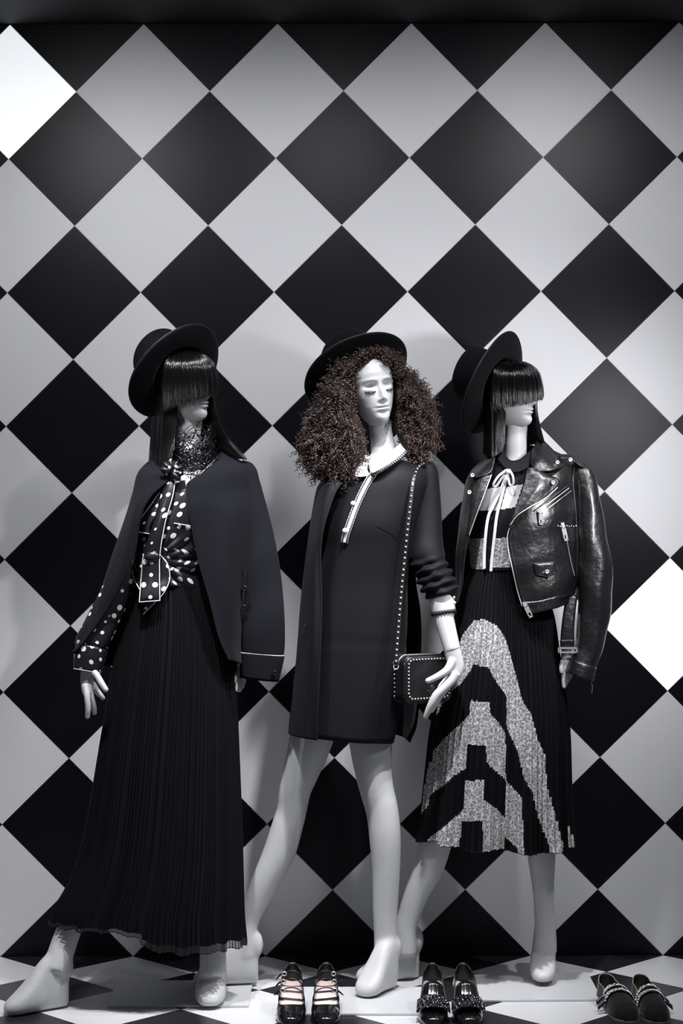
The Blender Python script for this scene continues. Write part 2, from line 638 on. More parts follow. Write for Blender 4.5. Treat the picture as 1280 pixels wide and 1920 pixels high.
# ================================================================== mannequin heads, feet, hands
def head_verts():
    nz, nt = 120, 140
    z = np.linspace(0, 1, nz)
    z = 0.5 - 0.5 * np.cos(np.pi * z)
    HH = 0.225
    F = np.interp(z, [0, .02, .05, .10, .15, .20, .26, .32, .40, .50, .58, .70, .80, .88, .94, .98, 1], [.050, .068, .077, .080, .078, .081, .083, .083, .083, .082, .086, .088, .081, .067, .047, .026, 0])
    B = np.interp(z, [0, .05, .1, .25, .4, .6, .75, .85, .92, .97, 1], [.0, .022, .035, .066, .088, .102, .1, .085, .062, .036, 0])
    W = np.interp(z, [0, .02, .05, .10, .16, .25, .35, .45, .55, .70, .80, .88, .94, .98, 1], [.010, .0190, .0255, .0335, .0420, .0512, .0580, .063, .067, .070, .065, .053, .037, .020, 0])
    for a in (F, B, W):
        k = np.array([1, 2, 3, 2, 1.]) / 9
        a[2:-2] = np.convolve(a, k, 'valid')
    ph = np.linspace(0, 2 * np.pi, nt, endpoint=False)
    c, s = np.cos(ph), np.sin(ph)
    e = 2 / 2.1
    cx, sy = np.sign(c) * abs(c) ** e, np.sign(s) * abs(s) ** e
    g = np.zeros((nz, nt, 3))
    g[..., 0] = W[:, None] * cx
    g[..., 1] = np.where(sy > 0, -F[:, None] * sy, -B[:, None] * sy)
    g[..., 2] = (z * HH)[:, None]
    X, Z = g[..., 0], g[..., 2]
    fr = np.clip(sy, 0, 1)[None, :] ** 0.6
    G = lambda x0, z0, sx, sz: np.exp(-((X - x0) / sx) ** 2 - ((Z - z0) / sz) ** 2)
    d = np.zeros_like(X)
    nose = np.interp(Z, [.060, .066, .070, .074, .079, .085, .095, .105, .115, .124, .134], [0, .002, .009, .0190, .0245, .0225, .0175, .0125, .0085, .004, 0])
    sig = np.interp(Z, [.066, .079, .095, .115, .134], [.0088, .0074, .0060, .0064, .011])
    d += nose * np.exp(-(np.abs(X) / sig) ** 2.2)
    for s1 in (-1, 1):
        d += .0058 * G(s1 * .0098, .0745, .0052, .0058)
        d -= .0225 * G(s1 * .028, .1195, .0155, .0100)
        d += .0135 * G(s1 * .031, .1090, .0125, .0078)
        d += .0045 * G(s1 * .028, .1350, .020, .006)
        d += .0035 * G(s1 * .040, .088, .017, .016)
        d -= .0022 * G(s1 * .024, .0535, .006, .008)
        d += .0020 * G(s1 * .0055, .0590, .006, .003)
    d += .0080 * G(0, .0568, .0140, .0036)
    d += .0098 * G(0, .0462, .0115, .0046)
    d -= .0062 * G(0, .0517, .0165, .0016)
    d -= .0042 * G(0, .0385, .016, .004)
    d += .0042 * G(0, .0230, .016, .012)
    d -= .0012 * G(0, .0640, .003, .004)
    g[..., 1] -= d * fr
    return g


HEAD = head_verts()


class Frame:
    def __init__(self, origin, yaw, pitch, roll, scale):
        m = Matrix.Rotation(math.radians(roll), 3, 'Y') @ Matrix.Rotation(math.radians(yaw), 3, 'Z') @ Matrix.Rotation(math.radians(pitch), 3, 'X')
        self.R = np.array(m)
        self.s = scale
        self.o = np.array(origin)

    def __call__(self, v):
        return (np.asarray(v, float) * self.s) @ self.R.T + self.o


def head_frame(chin_px, Y, yaw, pitch, roll, scale):
    f = Frame((0, 0, 0), yaw, pitch, roll, scale)
    f.o = P(chin_px[0], chin_px[1], Y) - f((0, -0.070, 0.003))
    c = f((0, 0, 0.1))
    # keep the head's middle, not its chin, at depth Y
    f.o = P(chin_px[0], chin_px[1], Y + (f((0, -0.07, 0.003)) - c)[1]) - (f((0, -0.07, 0.003)) - f.o)
    return f


def make_head(root, fr, lashes=False):
    m = MB()
    m.grid(fr(HEAD), cv=True)
    h = obj('head', m, MT['skin'], root)
    if lashes:
        for s1 in (-1, 1):
            lm = MB()
            n = 34
            for k in range(n):
                u = k / (n - 1)
                x = s1 * (.0175 + .0265 * u)
                zc = .1035 - .0045 * math.sin(u * math.pi) + .002 * u
                iz = np.argmin(abs(HEAD[:, 0, 2] - zc))
                row = HEAD[iz]
                fr_i = np.where(row[:, 1] < 0)[0]
                j = fr_i[np.argmin(abs(row[fr_i, 0] - x))]
                y = row[j, 1]
                a = np.array([x, y + .0006, zc])
                ln = .0046 + .0020 * u
                b = a + np.array([s1 * .30 * (u - .3) * ln, -ln * .75, -ln * .75])
                mid = (a + b) / 2 + np.array([0, 0, -.0016])
                lm.add(*tube3(np.c_[fr(np.array([a, mid, b])), [.0006, .0004, .0002]], 5, 4))
                if k:
                    lm.add(*tube3(np.c_[fr(np.array([pa, a])), [.0008, .0008]], 2, 4))
                pa = a
            obj('eyelashes', lm, MT['lash'], h)
    return h


def foot(T, Hl, lift=0.0, k=1.0, ht=1.0):
    """wedge-heeled mannequin foot from toe T to heel Hl (x, y on the floor)"""
    T, Hl = np.array(T, float)[:2], np.array(Hl, float)[:2]
    d = Hl - T
    L = np.linalg.norm(d)
    d /= L
    sd = np.array([-d[1], d[0]])
    S = np.array([0, .04, .10, .2, .33, .45, .58, .70, .82, .92, 1.0])
    zt = np.array([.022, .034, .043, .058, .082, .110, .138, .158, .172, .174, .150]) * ht
    hw = np.array([.013, .025, .034, .040, .040, .036, .033, .031, .030, .026, .014]) * k
    s = np.linspace(0, 1, 26)
    a = crom(np.c_[S, zt, hw], 26)
    s, zt, hw = a[:, 0], a[:, 1], a[:, 2]
    ph = np.linspace(0, 2 * np.pi, 24, endpoint=False)
    c, q = np.cos(ph), np.sin(ph)
    e = 2 / 2.7
    c, q = np.sign(c) * abs(c) ** e, np.sign(q) * abs(q) ** e
    g = np.zeros((26, 24, 3))
    for i in range(26):
        zb = 0.001 + 0.006 * max(0, 1 - s[i] / 0.12) ** 2
        zc, rz = (zt[i] + zb) / 2, (zt[i] - zb) / 2
        narrow = np.where(q > 0, 1 - 0.35 * q * smoothstep(.2, .9, s[i]) * 0, 1.0)
        xy = T + d * (s[i] * L) + 0 * sd
        g[i, :, :2] = xy + np.outer(c * hw[i] * narrow, sd)
        g[i, :, 2] = lift + zc + q * rz
    m = MB()
    m.grid(g, cv=True, cap=True)
    hb = T + d * (L * 0.93)
    m.ball((hb[0], hb[1], lift + .118 * ht), (.030 * k, .032 * k, .046 * ht), 14, 10)
    return m.data()


def hand(parts, fingers):
    out = [limb(p, nv=14, round_end=True) for p in parts]
    out += [limb(f, nv=12, nr=22, round_end=True) for f in fingers]
    return out


# ================================================================== hair and hats
def strands(guides, n, r, jit, npts=9, root_r=1.0, clump=0, seed=0, nv=4, wave=0.0, cut=0.0):
    """n strands spread between neighbouring guide lines (each a list of 3-D points)"""
    rg = np.random.default_rng(seed)
    G = np.array([crom(g, npts) for g in guides])
    m = MB()
    us = np.sort(rg.random(n)) * (len(G) - 1)
    for u in us:
        i = min(int(u), len(G) - 2)
        f = u - i
        c = G[i] * (1 - f) + G[i + 1] * f
        t = np.linspace(0, 1, npts)[:, None]
        off = rg.normal(0, 1, 3) * jit
        off2 = rg.normal(0, 1, 3) * jit
        c = c + off * (1 - 0.3 * t) + off2 * t
        if wave:
            c = c + wave * np.sin(t * rg.uniform(5, 9) + rg.uniform(0, 6)) * rg.normal(0, 1, 3)
        L = rg.uniform(0.97, 1.0)
        if cut:
            dz = abs(rg.normal(0, cut)) + .5 * cut * (math.sin(u * 9) + math.sin(u * 23))
            c = c + (c[-2] - c[-1]) / (np.linalg.norm(c[-2] - c[-1]) + 1e-9) * dz * t ** 4
        k = max(3, int(npts))
        c = crom(c[: max(4, int(len(c)))], k)
        c[-1] = c[-2] + (c[-1] - c[-2]) * L
        rr = r * rg.uniform(0.6, 1.3) * np.linspace(1, 0.55, k)
        m.add(*tube3(np.c_[c, rr], k, nv, cap=False))
    return m


def fringe(fr, a0, a1, n, seed, z_bot=0.082, top=0.215, rim=1.0, slant=0.0):
    """blunt cut fringe round the forehead, in the head's own frame"""
    gd = []
    for a in np.linspace(a0, a1, 25):
        t = math.radians(a)
        wx, wy = math.sin(t), -math.cos(t)
        zb = z_bot + slant * a / 90 + .0018 * math.sin(a * .9)
        p = []
        for (r, z) in ((.020, top), (.060, top - .008), (.092, top - .035), (.103, top - .07), (.107, (zb + top - .07) / 2), (.107, zb)):
            p.append(fr((wx * r * 0.86 * rim, wy * r * 1.02 * rim - .004, z)))
        gd.append(np.array(p))
    under = MB()
    g = np.array([crom(q, 14) for q in gd])
    c = fr((0, 0, .12))
    g = c + (g - c) * 0.955
    under.grid(g[:, :12])
    s = strands(gd, n, .0010, .0020, 12, seed=seed, cut=.0045)
    v, f = under.data()
    s.add(v, f)
    return s


def hat(root, C, axis, R=0.165, crown_h=0.112, rx=0.083, ry=0.098, up=0.02, spin=0.0, curl=0.012, pinch=0.012):
    z = np.array(axis, float)
    z /= np.linalg.norm(z)
    ref = np.array([0.3, -1.0, 0.0])
    y = ref - z * ref.dot(z)
    y /= np.linalg.norm(y)
    x = np.cross(y, z)
    ca, sa = math.cos(spin), math.sin(spin)
    x, y = ca * x + sa * y, -sa * x + ca * y
    B = np.stack([x, y, z], 1)
    nt = 72
    ph = np.linspace(0, 2 * np.pi, nt, endpoint=False)
    C = np.array(C)

    def ringrow(fx, fy, zz):
        return np.stack([fx * np.cos(ph), fy * np.sin(ph), zz * np.ones(nt) if np.ndim(zz) == 0 else zz], -1)

    dent = np.exp(-(np.cos(ph) / 0.35) ** 2)
    rows = []
    for (k, zz, dn) in ((0.02, .86, .9), (.25, .88, .9), (.5, .93, .7), (.70, .985, .4), (.82, 1.0, .15), (.90, .985, 0), (.945, .93, 0), (.97, .82, 0), (.985, .6, 0), (.995, .3, 0), (1.0, 0.05, 0)):
        zrow = crown_h * zz - pinch * dn * (0.5 + 0.5 * dent)
        rows.append(ringrow(rx * k, ry * k, zrow))
    for u in (0.03, .12, .3, .5, .7, .86, .95, 1.0):
        fx = rx + (R - rx) * u
        fy = ry + (R * 1.03 - ry) * u
        zrow = -0.003 + curl * u ** 2.2 + up * u ** 2 * np.cos(ph * 2) * 0.5
        rows.append(ringrow(fx, fy, zrow))
    fx, fy = R + .0022, R * 1.03 + .0022
    rows.append(ringrow(fx, fy, rows[-1][:, 2] - .002))
    for u in (1.0, .95, .86, .7, .5, .3, .12, 0.0):
        fx = rx + (R - rx) * u
        fy = ry + (R * 1.03 - ry) * u
        zrow = -0.0075 + curl * u ** 2.2 + up * u ** 2 * np.cos(ph * 2) * 0.5
        rows.append(ringrow(fx, fy, zrow))
    rows.append(ringrow(rx * .97, ry * .97, .03))
    g = np.array(rows) @ B.T + C
    m = MB()
    m.grid(g, cv=True)
    h = obj('hat', m, MT['felt'], root)
    b = MB()
    br = [ringrow(rx * k + .0018, ry * k + .0018, zz) for k, zz in ((1.0, .001), (.999, .012), (.994, .026), (.992, .028))]
    b.grid(np.array(br) @ B.T + C, cv=True)
    obj('hat_band', b, MT['band'], h)
    e = MB()
    er = ringrow(R + .0015, R * 1.03 + .0015, -0.003 + curl + up * np.cos(ph * 2) * 0.5)
    e.add(*wire(er @ B.T + C, .0022, nt, 6, closed=True))
    obj('brim_edge', e, MT['band'], h)
    return h


def set_uv(o, uv):
    lay = o.data.uv_layers.new(name='UVMap')
    idx = np.empty(len(o.data.loops), int)
    o.data.loops.foreach_get('vertex_index', idx)
    lay.data.foreach_set('uv', uv.reshape(-1, 2)[idx].ravel())


def grid_uv(g, cell):
    du = np.r_[0, np.cumsum(np.linalg.norm(np.diff(g, axis=0), axis=2).mean(1))]
    dv = np.zeros(g.shape[:2])
    dv[:, 1:] = np.cumsum(np.linalg.norm(np.diff(g, axis=1), axis=2), axis=1)
    dv -= dv[:, [g.shape[1] // 2]]
    uu = np.repeat(du[:, None], g.shape[1], 1)
    return np.stack([dv / cell, uu / cell], -1)


def surf_obj(name, g, m, parent, solid=0.003, cv=False, cell=None, off=(0, 0)):
    mb = MB()
    mb.grid(g, cv=cv)
    o = obj(name, mb, m, parent, solid=solid)
    if cell:
        set_uv(o, grid_uv(g, cell) + np.array(off))
    return o


def pleat(g, ph, n, amp_rows, power=1.0, phase=0.0, cy=None):
    """push a ring loft in and out along its outward direction: n knife pleats"""
    nr, nv = g.shape[:2]
    c = g.mean(1, keepdims=True)
    d = g - c
    d[..., 2] = 0
    L = np.linalg.norm(d, axis=2, keepdims=True)
    t = (ph * n / (2 * np.pi) + phase) % 1.0
    saw = np.where(t < 0.72, t / 0.72, (1 - t) / 0.28) - 0.5
    return g + d / L * (np.asarray(amp_rows)[:, None, None] * saw[None, :, None])


def base_point(px, py):
    p = PF(px, py, 0)
    return (p[0], p[1], 0)

# ================================================================== mannequin in the draped wool jacket and long skirt
m1 = thing('mannequin', base_point(270, 1870), 'white mannequin in black hat, draped wool jacket, polka dot blouse and long pleated skirt', 'mannequin', 'shop window mannequins')

fr1 = head_frame((381, 788), -0.49, 58, 2, -4, 0.92)
make_head(m1, fr1)

T1, K1 = PF(8, 1905)[:2], PF(133, 1891)[:2]
T2, K2 = PF(392, 1896)[:2], PF(402, 1858)[:2]
bp = [foot(T1, K1 + np.array([-.012, .02]), k=1.0, ht=1.02), foot(T2, K2 + np.array([0, .012]), lift=.0078, k=1.10, ht=0.98)]
bp.append(limb([(300, 1180, -.50, 45), (272, 1350, -.52, 42), (226, 1500, -.535, 30), (178, 1640, -.55, 23), (143, 1715, -.575, 22), (126, 1752, -.595, 24), (113, 1790, -.615, 25), (101, 1822, -.635, 24)], nv=20))
bp.append(limb([(365, 1180, -.50, 45), (378, 1350, -.51, 44), (392, 1500, -.52, 33), (398, 1640, -.54, 29), (399, 1740, -.55, 24.5), (399, 1790, -.56, 25), (398, 1830, -.575, 25)], nv=20))
bp.append(limb([(338, 1210, -.50, 78, .75), (332, 1150, -.50, 82, .75), (325, 1075, -.50, 60, .75), (332, 1000, -.50, 66, .75), (350, 930, -.49, 72, .6), (357, 890, -.48, 52, .6), (354, 860, -.48, 25), (353, 810, -.48, 24), (357, 775, -.48, 24)], nv=24))
blob('body', bp, 0.006, 6, MT['skin'], m1)

# the bare hand below the dotted cuff
hp = hand([[(205, 1150, -.57, 15), (184, 1205, -.575, 13), (170, 1245, -.58, 12), (164, 1262, -.58, 13, .7), (163, 1282, -.585, 12, .65), (163, 1296, -.59, 10, .65)]],
          [[(172, 1256, -.59, 7), (181, 1266, -.605, 6.5), (190, 1281, -.615, 6.3), (198, 1293, -.62, 5.6)],
           [(160, 1285, -.59, 6.5), (163, 1306, -.60, 6.0), (165, 1327, -.60, 5.6), (164, 1344, -.595, 4.8)],
           [(168, 1288, -.585, 6.0), (172, 1307, -.585, 5.4), (176, 1325, -.58, 5), (177, 1337, -.575, 4.3)],
           [(170, 1275, -.575, 6), (180, 1292, -.57, 5.6), (189, 1304, -.565, 5), (193, 1309, -.56, 4.4)],
           [(172, 1278, -.565, 5.5), (180, 1295, -.555, 5), (186, 1303, -.55, 4.4)]])
blob('hand', hp, 0.0022, 4, MT['skin'], m1)
hp = hand([[(468, 1180, -.50, 13), (460, 1235, -.50, 12), (452, 1262, -.50, 12, .7), (449, 1275, -.50, 11, .6)]],
          [[(444, 1270, -.51, 5.5), (444, 1284, -.515, 5), (443, 1294, -.515, 4.5)], [(449, 1272, -.505, 5.5), (450, 1286, -.51, 5), (449, 1294, -.51, 4.3)],
           [(454, 1270, -.495, 5), (455, 1282, -.495, 4.6), (454, 1288, -.495, 4)], [(458, 1268, -.485, 4.6), (458, 1276, -.485, 4), (458, 1280, -.485, 3.4)], [(441, 1262, -.52, 4.6), (440, 1272, -.53, 4.4), (440, 1279, -.53, 3.6)]])
blob('hand', hp, 0.0022, 4, MT['skin'], m1)

# wig
wig = obj('wig', fringe(fr1, -98, 80, 1000, 11, z_bot=.080, top=.218, slant=.042), MT['hair_black'], m1)
gl = [[(292, 740, -.44), (287, 790, -.45), (284, 835, -.46), (282, 868, -.475)], [(300, 738, -.48), (296, 790, -.49), (293, 835, -.50), (292, 872, -.515)],
      [(310, 738, -.52), (307, 790, -.535), (304, 835, -.55), (303, 876, -.57)], [(322, 735, -.535), (322, 790, -.555), (319, 830, -.57), (316, 868, -.59)], [(332, 738, -.52), (328, 790, -.545), (324, 822, -.56), (322, 845, -.575)]]
hs = strands([px3(g) for g in gl], 620, .0012, .0022, 9, seed=3)
gr = [[(398, 720, -.53), (400, 752, -.525), (412, 795, -.52), (432, 830, -.515), (462, 860, -.525)], [(399, 720, -.50), (398, 760, -.50), (404, 800, -.495), (420, 835, -.495), (450, 858, -.505)],
      [(394, 720, -.46), (392, 765, -.46), (396, 805, -.46), (410, 840, -.465), (436, 856, -.475)], [(380, 720, -.42), (378, 770, -.425), (382, 810, -.43), (392, 845, -.435), (415, 856, -.45)], [(350, 720, -.39), (350, 780, -.40), (352, 820, -.41), (360, 850, -.42), (385, 862, -.43)]]
v, f = strands([px3(g) for g in gr], 760, .0012, .0018, 9, seed=4).data()
hs.add(v, f)
gb = [[(300, 720, -.42), (296, 790, -.43), (292, 866, -.44)], [(330, 720, -.385), (328, 790, -.40), (326, 862, -.415)], [(360, 720, -.38), (362, 790, -.395), (366, 855, -.41)]]
v, f = strands([px3(g) for g in gb], 320, .0016, .002, 7, seed=5).data()
hs.add(v, f)
# scalp shell under the strands
sc_ = MB()
g = HEAD.copy()
g[..., :2] *= 1.10
g[..., 2] = .004 + g[..., 2] * 1.0
keep = g[48:]
kk = keep.copy()
msk = (kk[..., 1] < -.03)
kk[..., 1] = np.where(msk & (kk[..., 2] < .15), -.03, kk[..., 1])
sc_.grid(fr1(kk), cv=True)
v, f = sc_.data()
hs.add(v, f)
obj('long_hair', hs, MT['hair_black'], wig)

hat(m1, P(333, 701, -0.465), (-0.63, 0.50, 0.59), R=0.157, crown_h=0.112, rx=.088, ry=.102, up=.014, curl=.016)

# blouse
rows = [(852, 322, 392, -.485, .050), (868, 312, 398, -.49, .062), (895, 292, 415, -.495, .085), (930, 272, 425, -.50, .104), (975, 256, 425, -.50, .116), (1010, 250, 418, -.50, .113), (1045, 248, 404, -.50, .106), (1075, 249, 396, -.50, .105), (1098, 254, 394, -.50, .105)]
g, ph = ring_loft(rows, 60, 160, 2.2)
q = proj(g)
# cloth pulled towards the knot at the waist
dx, dy = q[..., 0] - 292, q[..., 1] - 1045
ang = np.arctan2(dy, dx)
rad = np.hypot(dx, dy)
fold = np.sin(ang * 15 + rad * .02) * np.exp(-((rad - 45) / 45) ** 2) * smoothstep(8, 30, rad) * smoothstep(985, 1035, q[..., 1])
g += grid_normals(g, cv=True) * (fold * .0055)[..., None]
# hem rises at the right and dips at the left
rowf = np.linspace(0, 1, 60)[:, None] ** 6
g[..., 2] += rowf * 0.012 * np.clip((330 - q[..., 0]) / 60, -1, 1)
BL = g
blouse = surf_obj('blouse', g, MT['dots'], m1, .002, cv=True, cell=.0335, off=(.4, .45))
BY = lambda x, y, d=0.004: front_y(BL, x, y, -.605) - d


def strip_patch(name, left, right, parent, m, n=30, c=8, extra=.004, cell=None, rim=True, bulge=.006, off=(0, 0)):
    """cloth tail between two edges given as (px,py) lines lying on the blouse"""
    L = np.array(left, float)
    R_ = np.array(right, float)
    L, R_ = crom(L, n), crom(R_, n)
    g = np.zeros((n, c, 3))
    for i in range(n):
        for k in range(c):
            u = k / (c - 1)
            x, y = L[i] * (1 - u) + R_[i] * u
            yy = BY(x, y, extra) if y < 1095 else -.622 - extra
            g[i, k] = (x, y, yy - bulge * math.sin(math.pi * u))
    ys = g[..., 2].copy()
    for _ in range(6):
        ys[1:-1] = (ys[:-2] + 2 * ys[1:-1] + ys[2:]) / 4
        ys[:, 1:-1] = (ys[:, :-2] + 2 * ys[:, 1:-1] + ys[:, 2:]) / 4
    g[..., 2] = ys
    G = np.array([[P(*p) for p in r] for r in g])
    o = surf_obj(name, G, m, parent, .0018, cell=cell, off=off)
    return o, G


tail, G = strip_patch('scarf_tail', [(311, 906), (284, 945), (257, 983), (256, 997)], [(322, 908), (305, 950), (283, 985), (281, 1001)], blouse, MT['dots'], cell=.0335, off=(3.3, 1.2))
pp = MB()
edge = np.vstack([G[:, 0], G[-1, 1:]])
pp.add(*wire(edge, .0014, 60, 6))
obj('piping', pp, MT['piping'], blouse)
tail, G = strip_patch('scarf_tail', [(300, 1040), (314, 1058), (318, 1085), (308, 1110), (292, 1128), (268, 1152)], [(285, 1045), (285, 1062), (284, 1085), (280, 1108), (276, 1126), (266, 1146)], blouse, MT['dots'], cell=.0335, extra=.001, bulge=.002, off=(7.1, .4))
pp = MB()
pp.add(*wire(G[:, 0], .0014, 60, 6))
obj('piping', pp, MT['piping'], blouse)
tail, G = strip_patch('scarf_tail', [(252, 1040), (248, 1060), (250, 1082), (262, 1106)], [(282, 1036), (278, 1058), (276, 1080), (272, 1104)], blouse, MT['dots'], cell=.0335, extra=.001, bulge=.003, off=(1.1, 4.4))
pp = MB()
pp.add(*wire(G[:, 0], .0014, 50, 6))
obj('piping', pp, MT['piping'], blouse)
tail, G = strip_patch('scarf_tail', [(312, 890), (301, 930), (286, 985), (270, 1035), (265, 1080), (261, 1129)], [(330, 886), (324, 928), (310, 978), (300, 1036), (299, 1080), (299.5, 1126)], blouse, MT['dots'], cell=.0335, extra=.014, off=(0.3, .2))
pp = MB()
edge = np.vstack([G[:, -1], G[-1, ::-1], G[:17:-1, 0]])
pp.add(*wire(edge, .0015, 130, 6))
obj('piping', pp, MT['piping'], blouse)
kn = MB()
kn.ball(P(286, 1044, -.618), (.024, .012, .016), 18, 12)
o = obj('knot', kn, MT['satin'], blouse)
# pocket flap line and button placket
pp = MB()
pp.add(*wire(px3([(326, 981, BY(326, 981)), (345, 984, BY(345, 984)), (366, 988, BY(366, 988))]), .0014, 20, 6))
obj('pocket_piping', pp, MT['piping'], blouse)

# left sleeve of the blouse
sl = [(250, 1010, -.52, 22), (236, 1070, -.535, 25), (214, 1120, -.55, 29, .85), (190, 1170, -.56, 30, .8), (175, 1205, -.565, 31, .75), (172, 1218, -.57, 27, .75)]
v, f = limb(sl, 44, 48)
g = v.reshape(-1, 48, 3)[:44]
q = proj(g)
g += grid_normals(g, cv=True) * (.004 * np.sin((q[..., 0] * .8 + q[..., 1] * .5) * .16) * smoothstep(1130, 1210, q[..., 1]))[..., None]
surf_obj('sleeve', g, MT['dots'], blouse, .0016, cv=True, cell=.0335, off=(.7, .5))
v, f = limb([(172, 1214, -.57, 29.5, .8), (168, 1232, -.575, 29, .78), (163, 1258, -.58, 25.5, .75)], 12, 40, cap=False)
g = v.reshape(-1, 40, 3)
cuff = surf_obj('cuff', g, MT['dots'], blouse, .0022, cv=True, cell=.0335, off=(4.2, .15))
pp = MB()
pp.add(*wire(g[-1], .0015, 60, 6, closed=True))
obj('cuff_piping', pp, MT['piping'], blouse)

# long pleated skirt
rows = [(1068, 262, 394, -.50, .090), (1110, 246, 410, -.50, .104), (1160, 231, 428, -.50, .116), (1250, 213, 440, -.505, .130), (1330, 201, 443, -.508, .140), (1420, 187, 446, -.512, .150), (1510, 173, 449, -.52, .156), (1590, 157, 451, -.53, .160), (1650, 138, 452, -.54, .163), (1705, 112, 453, -.55, .165), (1748, 100, 457, -.555, .166)]
NP = 104
g, ph = ring_loft(rows, 84, NP * 8, 2.15)
rr = np.linspace(0, 1, 84)
g = pleat(g, ph + .02 * np.sin(ph * 13 + 1) + .012 * np.sin(ph * 29), NP, .004 + .0075 * rr)
# slow hanging folds and an uneven hem
c0 = g.mean(1, keepdims=True)
d = g - c0
d[..., 2] = 0
d /= np.linalg.norm(d, axis=2, keepdims=True) + 1e-9
slow = np.sin(ph * 9 + .6) * .5 + np.sin(ph * 17 + 2) * .35 + np.sin(ph * 5) * .4
g += d * (.012 * rr[:, None, None] ** 1.6 * slow[None, :, None])
q = proj(g)
low = np.clip((q[..., 0] - 265) / 70, -0.5, 1)
front = np.clip((g[..., 1] - (-.555)) / -.166, -1, 1)
g[..., 2] -= (rr[:, None] ** 8) * (.030 * low + .004 * np.sin(ph * 23)[None] - .018 * (front > 0) * (q[..., 0] < 265))
skirt = surf_obj('skirt', g[:-2], MT['chiffon'], m1, .0, cv=True)
surf_obj('sheer_hem', g[-3:], MT['sheer'], skirt, .0, cv=True)
hm = MB()
hm.add(*wire(g[-1][::2], .0012, NP * 4, 4, closed=True))
obj('hem_edge', hm, MT['chiffon'], skirt)

# jacket hung over the shoulders
JR = [
    [(320, 893, -.585), (306, 872, -.545), (300, 852, -.48), (318, 836, -.43), (355, 830, -.41), (395, 834, -.43), (414, 848, -.48), (394, 871, -.555), (371, 893, -.590)],
    [(312, 905, -.61), (284, 890, -.580), (262, 884, -.49), (290, 872, -.42), (355, 864, -.40), (425, 868, -.42), (466, 878, -.49), (420, 882, -.585), (352, 908, -.618)],
    [(284, 930, -.625), (266, 925, -.60), (250, 925, -.50), (282, 915, -.415), (355, 905, -.39), (430, 910, -.41), (478, 922, -.49), (424, 922, -.605), (351, 932, -.632)],
    [(264, 968, -.632), (250, 966, -.610), (238, 966, -.50), (270, 960, -.41), (355, 950, -.385), (440, 955, -.40), (484, 970, -.49), (430, 966, -.618), (356, 964, -.642)],
    [(250, 1045, -.630), (230, 1050, -.610), (209, 1050, -.51), (250, 1050, -.41), (355, 1045, -.38), (446, 1050, -.40), (480, 1050, -.49), (432, 1050, -.620), (372, 1050, -.645)],
    [(210, 1128, -.615), (193, 1135, -.600), (181, 1138, -.55), (222, 1135, -.43), (350, 1130, -.38), (446, 1130, -.40), (462, 1130, -.49), (436, 1130, -.612), (395, 1130, -.640)],
    [(164, 1195, -.612), (157, 1200, -.600), (153, 1205, -.565), (200, 1205, -.43), (340, 1205, -.38), (440, 1205, -.40), (455, 1205, -.49), (438, 1200, -.600), (411, 1196, -.635)],
    [(144, 1218, -.606), (142, 1222, -.600), (141, 1226, -.585), (200, 1248, -.43), (340, 1250, -.38), (440, 1250, -.40), (453, 1247, -.49), (446, 1244, -.590), (429, 1238, -.622)],
]
g = patch(JR, 70, 90)
q = proj(g)
g[..., 1] += .004 * np.sin(q[..., 0] * .07 + q[..., 1] * .012) * smoothstep(900, 960, q[..., 1])
jk = surf_obj('jacket', g, MT['wool'], m1, .006)
JG = g
# metal-tipped trim along the neckline
tr = MB()
ln = crom(np.vstack([g[0, 66:90], g[0:4, 89]]), 90) + np.array([0, -.004, .001])
tr.add(*wire(g[0, 70:90] + np.array([0, -.004, 0]), .0022, 60, 6))
obj('neck_trim', tr, MT['band'], jk)
tr = MB()
for p in crom(g[0, 72:89], 30) + np.array([0, -.0065, 0]):
    tr.ball(p, .0013, 5, 4)
o = obj('trim_beads', tr, MT['metal'], jk)
o['kind'] = 'stuff'
# folded piping edge of the opening
tr = MB()
tr.add(*wire(g[6:, -1] + np.array([0, -.003, 0]), .0026, 80, 6))
obj('edge_binding', tr, MT['wool'], jk)

sp = [(452, 868, -.495, 6), (461, 882, -.50, 17, .9), (465, 905, -.505, 20.5, .8), (472, 950, -.51, 26, .7), (480, 1010, -.515, 33, .6), (486, 1080, -.52, 39, .55), (490, 1150, -.525, 41.5, .5), (491, 1205, -.525, 41.5, .5), (490, 1230, -.525, 40, .5)]
v, f = limb(sp, 60, 56)
g = v.reshape(-1, 56, 3)[:60]
q = proj(g)
g[..., 1] += .003 * np.sin(q[..., 1] * .045 + q[..., 0] * .03) * smoothstep(950, 1050, q[..., 1])
surf_obj('sleeve', g, MT['wool'], jk, .005, cv=True)
v, f = limb([(490.5, 1226, -.526, 41.5, .53), (489, 1245, -.526, 39, .53), (486, 1274, -.525, 35, .53)], 12, 48, cap=False)
g = v.reshape(-1, 48, 3)
cf = surf_obj('cuff', g, MT['wool'], jk, .006, cv=True)
tr = MB()
for p in crom(g[0], 110, True):
    if p[1] < -.52:
        tr.ball(p + np.array([0, -.003, 0]), .0013, 5, 4)
o = obj('cuff_trim', tr, MT['metal'], jk)
o['kind'] = 'stuff'


def button(parent, px, py, Y, rpx, m, name='button'):
    b = MB()
    r = M(rpx, Y)
    c = P(px, py, Y)
    n = 20
    ph_ = np.linspace(0, 2 * np.pi, n, endpoint=False)
    prof = [(0.01, -.30), (.45, -.30), (.62, -.45), (.85, -.5), (1, -.3), (1, .3), (.01, .3)]
    g_ = np.array([[(c[0] + k * r * math.cos(a), c[1] + zz * r, c[2] + k * r * math.sin(a)) for a in ph_] for k, zz in prof])
    b.grid(g_, cv=True)
    return obj(name, b, m, parent)


